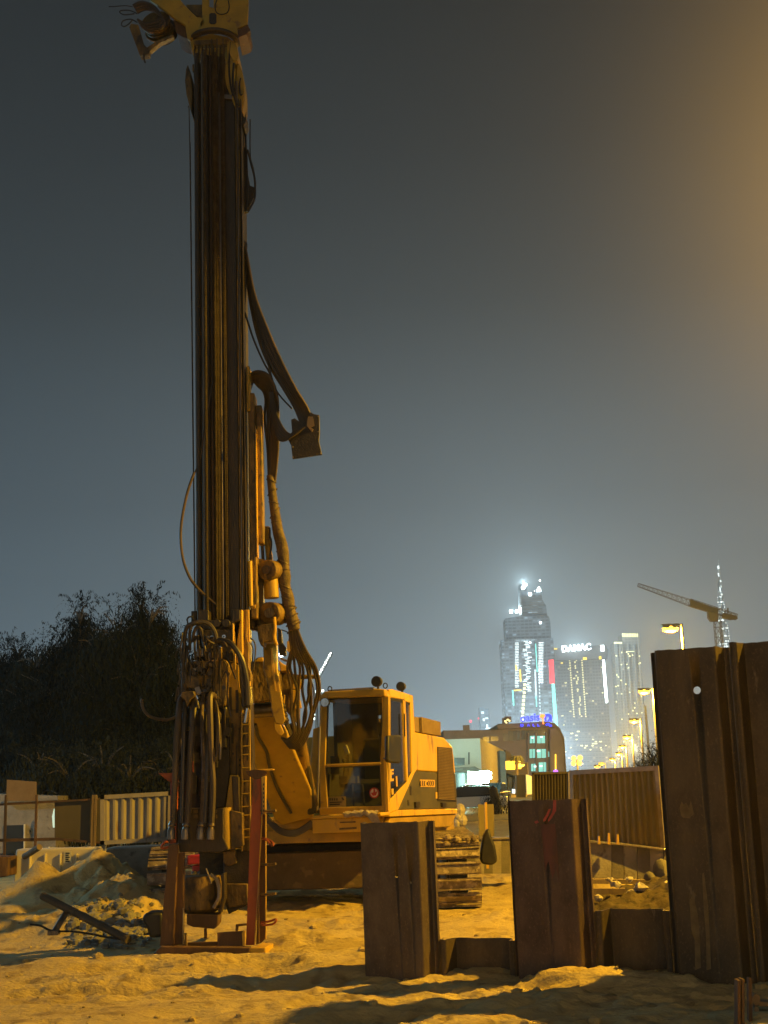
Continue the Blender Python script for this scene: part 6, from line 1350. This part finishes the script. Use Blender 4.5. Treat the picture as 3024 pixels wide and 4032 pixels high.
for x0, x1, y0, y1 in ((2087, 2106, 2898, 2928), (2115, 2146, 2898, 2928), (2085, 2107, 2950, 2986), (2114, 2150, 2950, 2986), (2092, 2112, 3008, 3038), (2122, 2156, 3002, 3040), (2153, 2164, 2960, 2982)):
    b = MB(); Q(b, [(x0, y0), (x1, y0 - 1), (x1, y1 - 1), (x0, y1)], Yb - .5, .4); wdn = part('window', b, 'win_teal', t)
    b = MB(); xx = (x0 + x1) / 2; Q(b, [(xx - .7, y0), (xx + .7, y0), (xx + .7, y1), (xx - .7, y1)], Yb - .65, .2); Q(b, [(x0 - 1.5, y1 - 1), (x1 + 1.5, y1 - 2), (x1 + 1.5, y1), (x0 - 1.5, y1 + 1)], Yb - .7, .3); part('window_frame', b, 'window_dark', wdn)
light_quads(t, [(2167, 2910, Yb - 1, .35, .5), (2097, 2905, Yb - 1, .4, .3), (2120, 2957, Yb - 1, .6, .3), (2132, 2902, Yb - 1, .4, .25), (2130, 3016, Yb - 1, .5, .3), (2107, 3018, Yb - 1, .4, .3)], 'win_white', 'ceiling_light')
for x0 in (2078, 2108, 2150):
    b = MB(); Q(b, [(x0, 2885), (x0 + 6, 2885), (x0 + 8, 3060), (x0 + 2, 3060)], Yb - 1, .8); part('pier', b, 'building_tan', t)
b = MB(); Q(b, [(2164, 2870), (2186, 2862), (2210, 2890), (2221, 2925), (2224, 3060), (2166, 3060)], Yb - 1.6, 1.2); part('corner_wall', b, 'building_tan', t, bevel=.2)
b = MB(); Q(b, [(2186, 2970), (2190, 2970), (2190, 3040), (2186, 3040)], Yb - 1.9, .3); part('wall_light', b, 'sign_yellow', t)
for x, y in ((1836, 2866), (1990, 2838), (2000, 2832)):
    b = MB(); b.box(P(x, y, Yb), (1.2, 1, 1.0)); part('roof_unit', b, 'building_tan', t)
light_quads(t, [(1990, 2840, Yb - 2, .35, .35), (1999, 2834, Yb - 2, .35, .3), (2006, 2838, Yb - 2, .3, .3), (1994, 2846, Yb - 2, .3, .2)], 'win_warm', 'roof_light')
# rooftop sign
sg = thing('rooftop_sign', 'blue glowing oasis mall rooftop sign with an orange palm', 'sign', P(2110, 2850, Yb - 3), None)
Rr = P(2178, 2822, Yb - 3) - P(2050, 2830, Yb - 3)
def sgn(s, x0, x1, yb, hpx, name='letters'):
    b = text_mb(s, 1, .12, 1.0); mn = min(v[0] for v in b.v); mx_ = max(v[0] for v in b.v); hy = max(v[1] for v in b.v); want = (x1 - x0) / 5400 * (Yb - 3); hw = hpx / 5400 * (Yb - 3)
    b.v = [((v[0] - mn) / (mx_ - mn) * want, v[1] / hy * hw, v[2]) for v in b.v]; place_text(b, P(x0, yb, Yb - 3), Rr, ZZ); return part(name, b, 'sign_blue', sg)
sgn('oasis', 2050, 2124, 2842, 28)
for ch, x0 in (('M', 2050), ('A', 2076), ('L', 2098), ('L', 2116)): sgn(ch, x0, x0 + 10, 2860, 9)
b = MB()
for pts in ([(2150, 2840), (2148, 2826), (2152, 2818), (2163, 2820), (2164, 2832), (2156, 2838)], [(2148, 2816), (2158, 2814), (2168, 2820), (2170, 2842)], [(2150, 2856), (2158, 2850), (2166, 2858), (2172, 2856)]):
    T(b, pts, .17, Yb - 3, 6)
part('script_letters', b, 'sign_blue', sg)
b = MB(); T(b, [(2140, 2851), (2138, 2838), (2136, 2826)], [.13, .09], Yb - 3, 6)
for an in range(7):
    a_ = math.pi * (an / 6) * 1.1 - .15; T(b, [(2136, 2824), (2136 + 7 * math.cos(a_), 2820 - 7 * math.sin(a_)), (2136 + 10 * math.cos(a_), 2821 - 7 * math.sin(a_) + 3)], [.13, .10, .05], Yb - 3, 6)
part('palm_emblem', b, 'sign_orange', sg)
b = MB(); T(b, [(2048, 2864), (2176, 2856)], .08, Yb - 2.8, 6, False)
for x in (2055, 2090, 2125, 2160): T(b, [(x, 2862 - (x - 2055) * .06), (x, 2838)], .06, Yb - 2.8, 6, False)
part('sign_frame', b, 'tower_dark', sg)

# white building with lit boards
Yw = 120
t = thing('shop_building', 'white flat-roofed building washed in teal light, behind the orange engine cover', 'building', P(1850, 3150, Yw))
b = MB(); wall_bottom(b, [(1740, 2912), (1890, 2907)], Yw, 12); part('wall', b, 'building_white', t)
c = P(1890, 2907, Yw); e = P(1990, 2958, 175); b = MB(); b.prism([c, e, (e.x, e.y, -1), (c.x, c.y, -1)], Vector((-.95, .3, 0)) * 1.0); part('side_wall', b, 'concrete', t)
b = MB(); Q(b, [(1790, 2984), (1830, 2984), (1830, 3012), (1790, 3014)], Yw - .2, .3); part('window', b, 'window_dark', t)
b = MB(); Q(b, [(1844, 2962), (1849, 2962), (1849, 3010), (1844, 3010)], Yw - .2, .3); part('wall_slot', b, 'window_dark', t)
b = MB(); Q(b, [(1786, 3022), (1870, 3018), (1900, 3034), (1900, 3042), (1786, 3040)], Yw - 3, 3.2); part('canopy', b, 'concrete_dark', t)
b = MB(); Q(b, [(1800, 3040), (1830, 3040), (1830, 3140), (1800, 3140)], Yw - .3, .4); part('shopfront', b, 'window_dark', t)
b = MB(); Q(b, [(1968, 2955), (1990, 2960), (1996, 3150), (1976, 3150)], 118, 3); solo('dark_pillar', b, 'concrete_dark', 'dark tall pillar at the end of the white building', 'pillar')
for pts, lab in (([(1842, 3037), (1882, 3040), (1888, 3112), (1842, 3110)], 'left glowing white advertising board beside the white building'), ([(1886, 3037), (1926, 3034), (1924, 3098), (1888, 3100)], 'right glowing white advertising board on a post'),):
    c0 = P(pts[0][0] + 20, 3140, Yw - 8); t = thing('billboard', lab, 'billboard', (c0.x, c0.y, 0), 'glowing advertising boards')
    b = MB(); Q(b, pts, Yw - 8, .3); part('screen', b, 'sign_white', t)
    b = MB(); x = (pts[0][0] + pts[1][0]) / 2; cc = P(x, 3100, Yw - 7.8); b.tube([(cc.x, cc.y, -.1), cc], .12, 8, smooth=False); part('post', b, 'galv', t)
    b = MB(); x0, x1 = pts[0][0] - 1, pts[1][0] + 1; Q(b, [(x0, pts[0][1] - 3), (x1, pts[1][1] - 3), (x1, pts[1][1]), (x0, pts[0][1])], Yw - 8.1, .5); part('frame', b, 'galv', t)
b = MB(); Q(b, [(1926, 3040), (1936, 3040), (1936, 3050), (1926, 3050)], Yw - 8, .2); Q(b, [(1926, 3056), (1936, 3056), (1936, 3068), (1926, 3068)], Yw - 8, .2); solo('small_sign', b, 'sign_white', 'two tiny glowing panels right of the advertising boards', 'sign')
b = MB(); Q(b, [(1836, 3112), (1846, 3112), (1846, 3146), (1836, 3146)], Yw - 2, .3); Q(b, [(1852, 3116), (1890, 3116), (1890, 3130), (1852, 3130)], Yw - 2, .3); solo('lit_shopfront', b, emis('shop_teal', (.3, 1, .95), 1.4), 'teal lit shop front under the glowing boards', 'shop front')
# shop row with yellow lights
t = thing('shop_building', 'low tan shop row with strings of yellow lights, right of the white building', 'building', P(2030, 3140, 170))
b = MB(); wall_bottom(b, [(1990, 2952), (2042, 2990), (2080, 3010)], 172, 8); part('wall', b, 'building_tan', t)
b = MB(); Q(b, [(1990, 3030), (2060, 3052), (2060, 3060), (1990, 3044)], 168, 4); part('canopy', b, 'concrete_dark', t)
b = MB(); Q(b, [(2000, 3060), (2016, 3062), (2016, 3150), (2002, 3150)], 167, .5); part('shop_window', b, 'window_dark', t); b = MB(); Q(b, [(2022, 3070), (2072, 3075), (2072, 3150), (2022, 3150)], 170.5, .5); part('shop_window', b, 'window_dark', t)
light_quads(t, [(1994 + k * 6, 3012 + (k % 2), 166, .9, .9) for k in range(8)] + [(1992 + k * 5, 3020 + k % 3, 166, .5, .5) for k in range(8)], 'sign_yellow', 'string_light')
light_quads(t, [(1978, 3130, 160, .5, 2.0), (2034, 3124, 166, 1.0, 1.0), (2050, 3110, 166, .3, 1)], 'win_white', 'shop_light')
b = MB(); wall_bottom(b, [(2072, 3050), (2086, 3054), (2104, 3060)], 150, 1.0); solo('gate_pillar', b, emis('glow_wall', (1, .8, .35), .45), 'wall with yellow light put in as its own glow, beside the narrow hoarding panel', 'wall')  # wall emits by itself in place of lamplight falling on it
b = MB(); Q(b, [(2032, 3052), (2070, 3050), (2070, 3140), (2034, 3140)], 60, .2); solo('hoarding_board', b, 'hoarding_brown', 'dark board standing left of the yellow glowing wall', 'board')
# palm beside the string lights
pt_ = P(2036, 3120, 150); t = thing('palm_tree', 'small palm by the string of lights, yellow light painted into its leaves', 'palm tree', (pt_.x, 150, 0)); b = MB(); cr = P(2034, 2990, 150); b.tube([(pt_.x, 150, -.1), cr], [.22, .16], 8); part('trunk', b, 'wood', t)
b = MB()
for k in range(14):
    a_ = k * 2.399; l_ = .75 + .2 * math.sin(k * 3.1); b.tube([cr, cr + Vector((math.cos(a_) * l_ * .5, math.sin(a_) * l_ * .5, .28)), cr + Vector((math.cos(a_) * l_, math.sin(a_) * l_, -.1 - .15 * (k % 3)))], [.05, .12, .02], 5)
part('crown', b, mat('palm_leaf_lit', (.28, .24, .07), (.2, .2, .06), scale=6), t)  # leaf colour carries the yellow light
t = street_lamp(P(2046, 3012, 158).x, 158, P(2046, 3012, 158).z, .9, 'sodium lamp beside the small palm', None, radius=.08, sc=1.6)
# parked cars
def car(label, px, Y, m, rz, L_=4.4, Hh=1.45):
    c = P(px, 3120, Y); t = thing('parked_car', label, 'car', (c.x, Y, .02), 'cars parked in front of the white building'); M = Matrix.Translation((c.x, Y, .02)) @ Matrix.Rotation(rz, 4, 'Z')
    prof = [(-.5, .32), (-.5, .62), (-.46, .74), (-.2, .86), (-.08, .95), (.28, .93), (.42, .80), (.5, .76), (.5, .32)]
    def pr(mb, pts, w0): return mb.prism([M @ Vector((x * L_, -w0 / 2, z)) for x, z in pts], M.to_3x3() @ Vector((0, w0, 0)))
    b = MB(); pr(b, [(-.5, .3), (-.5, .68), (-.3, .84), (.3, .88), (.49, .82), (.5, .3)], 1.78); part('body', b, m, t, bevel=.06)
    b = MB(); pr(b, [(-.24, .85), (-.1, 1.38), (.0, Hh), (.24, Hh - .02), (.40, .88)], 1.5); cb_ = part('cabin', b, 'window_dark', t, bevel=.05)
    b = MB(); pr(b, [(-.09, 1.39), (.0, Hh + .02), (.24, Hh), (.28, 1.38), (.0, 1.42)], 1.46); part('roof', b, m, cb_, bevel=.02)
    for sx in (-.31, .31):
        for sy in (-.85, .85):
            q0 = M @ Vector((sx * L_, sy - .1, .32)); q1 = M @ Vector((sx * L_, sy + .1, .32)); b = MB(); b.cyl(q0, q1, .32, 20); wh = part('wheel', b, 'black', t)
            b = MB(); d_ = (q1 - q0).normalized(); b.cyl(q0 - d_ * .005, q1 + d_ * .005, .19, 16); part('rim', b, 'galv', wh)
    for sy in (-.6, .6):
        b = MB(); b.sphere(M @ Vector((-.495 * L_, sy, .62)), (.06, .16, .08), 8); part('headlight', b, 'chrome', t)
    return t
car('dark car parked below the left glowing board', 1848, 88, 'car_dark', .1); car('white car parked just behind the dark one, nearest the engine cover', 1838, 74, 'car_white', -.1, 4.3, 1.4)
car('dark car parked right of the glowing boards', 1940, 100, 'car_dark', 1.3)
drooping_tree('round dark shrub on the forecourt right of the glowing boards', [(1945, 3140, .8, .6)], 70, (1945, 3200), 260, 'leaf_a', 21)
# clear bags lit white behind the counterweight
b = MB()
for k, (x, y, s) in enumerate([(1812, 3190, .10), (1806, 3215, .08), (1822, 3230, .09), (1800, 3240, .07)]): b.sphere(P(x, y, 26), (s, s, s * 1.3), 8)
solo('plastic_bag', b, 'bag_white', 'bunch of pale plastic bags hanging behind the counterweight', 'plastic bags', sharp=10)
b = MB(); Q(b, [(1764, 3262), (1790, 3250), (1790, 3302), (1760, 3302)], 40, .1); solo('lit_screen', b, 'sign_white', 'sliver of teal glow under the counterweight', 'lit panel') if False else None
t = thing('signal_pole', 'thin pale bare pole right of the receding street lamps', 'pole', (P(2545, 3000, 190).x, 190, 0)); a_ = P(2541, 2778, 190); b = MB(); b.tube([(a_.x, 190, -.1), a_], [.2, .14], 8, smooth=False); part('pole', b, 'white_paint', t)
b = MB(); b.sphere(P(2188, 3041, 250), .5, 8); solo('purple_lamp', b, 'purple', 'tiny purple light above the narrow hoarding panel', 'lamp')

# point lights: tower work floods, roof letters, and added unseen fills for haze and facades
for nm, px_, py_, Y, pw_, col_ in (('tower_work_flood', 2062, 2292, 1545, 6e5, (.75, .95, 1.0)), ('tower_work_flood', 2020, 2405, 1540, 2.5e5, (.75, .95, 1.0)), ('roof_letter_light', 2270, 2562, 1572, 9e5, (.7, .92, 1.0)),
                                   ('haze_fill', 2140, 2960, 1050, 2.6e6, (.62, .85, 1.0)), ('haze_fill', 1700, 2960, 1250, 5e5, (.75, .9, 1.0)), ('haze_fill', 2500, 2950, 1150, 4e5, (1.0, .8, .5)), ('haze_fill', 900, 2990, 1300, 3e5, (.7, .88, 1.0)), ('haze_fill', 100, 2990, 900, 3e5, (.5, .82, 1.0)), ('facade_fill', 2010, 3020, 222, 10000, (1, .84, .72)), ('facade_fill', 1800, 3000, 95, 7000, (.45, 1, .85))):
    add_light(nm, P(px_, py_, Y), pw_, col_, .6 if Y > 500 else .15)
# ------------------------------------------------------------------ night haze
b = MB(); b.box((0, 1490, 225), (2400, 3080, 454)); hz = solo('haze', b, 'white_paint', 'thin night haze over the city', 'haze', kind='stuff', sharp=0)
hm = bpy.data.materials.new('haze'); hm.use_nodes = True; n = hm.node_tree.nodes; l = hm.node_tree.links; n.remove(n['Principled BSDF'])
pv = n.new('ShaderNodeVolumePrincipled'); pv.inputs['Density'].default_value = .00038; pv.inputs['Color'].default_value = (.78, .88, .95, 1); l.new(pv.outputs[0], n['Material Output'].inputs['Volume'])
hz.data.materials[0] = hm; hz['kind'] = 'stuff'
if 'category' in hz: del hz['category']
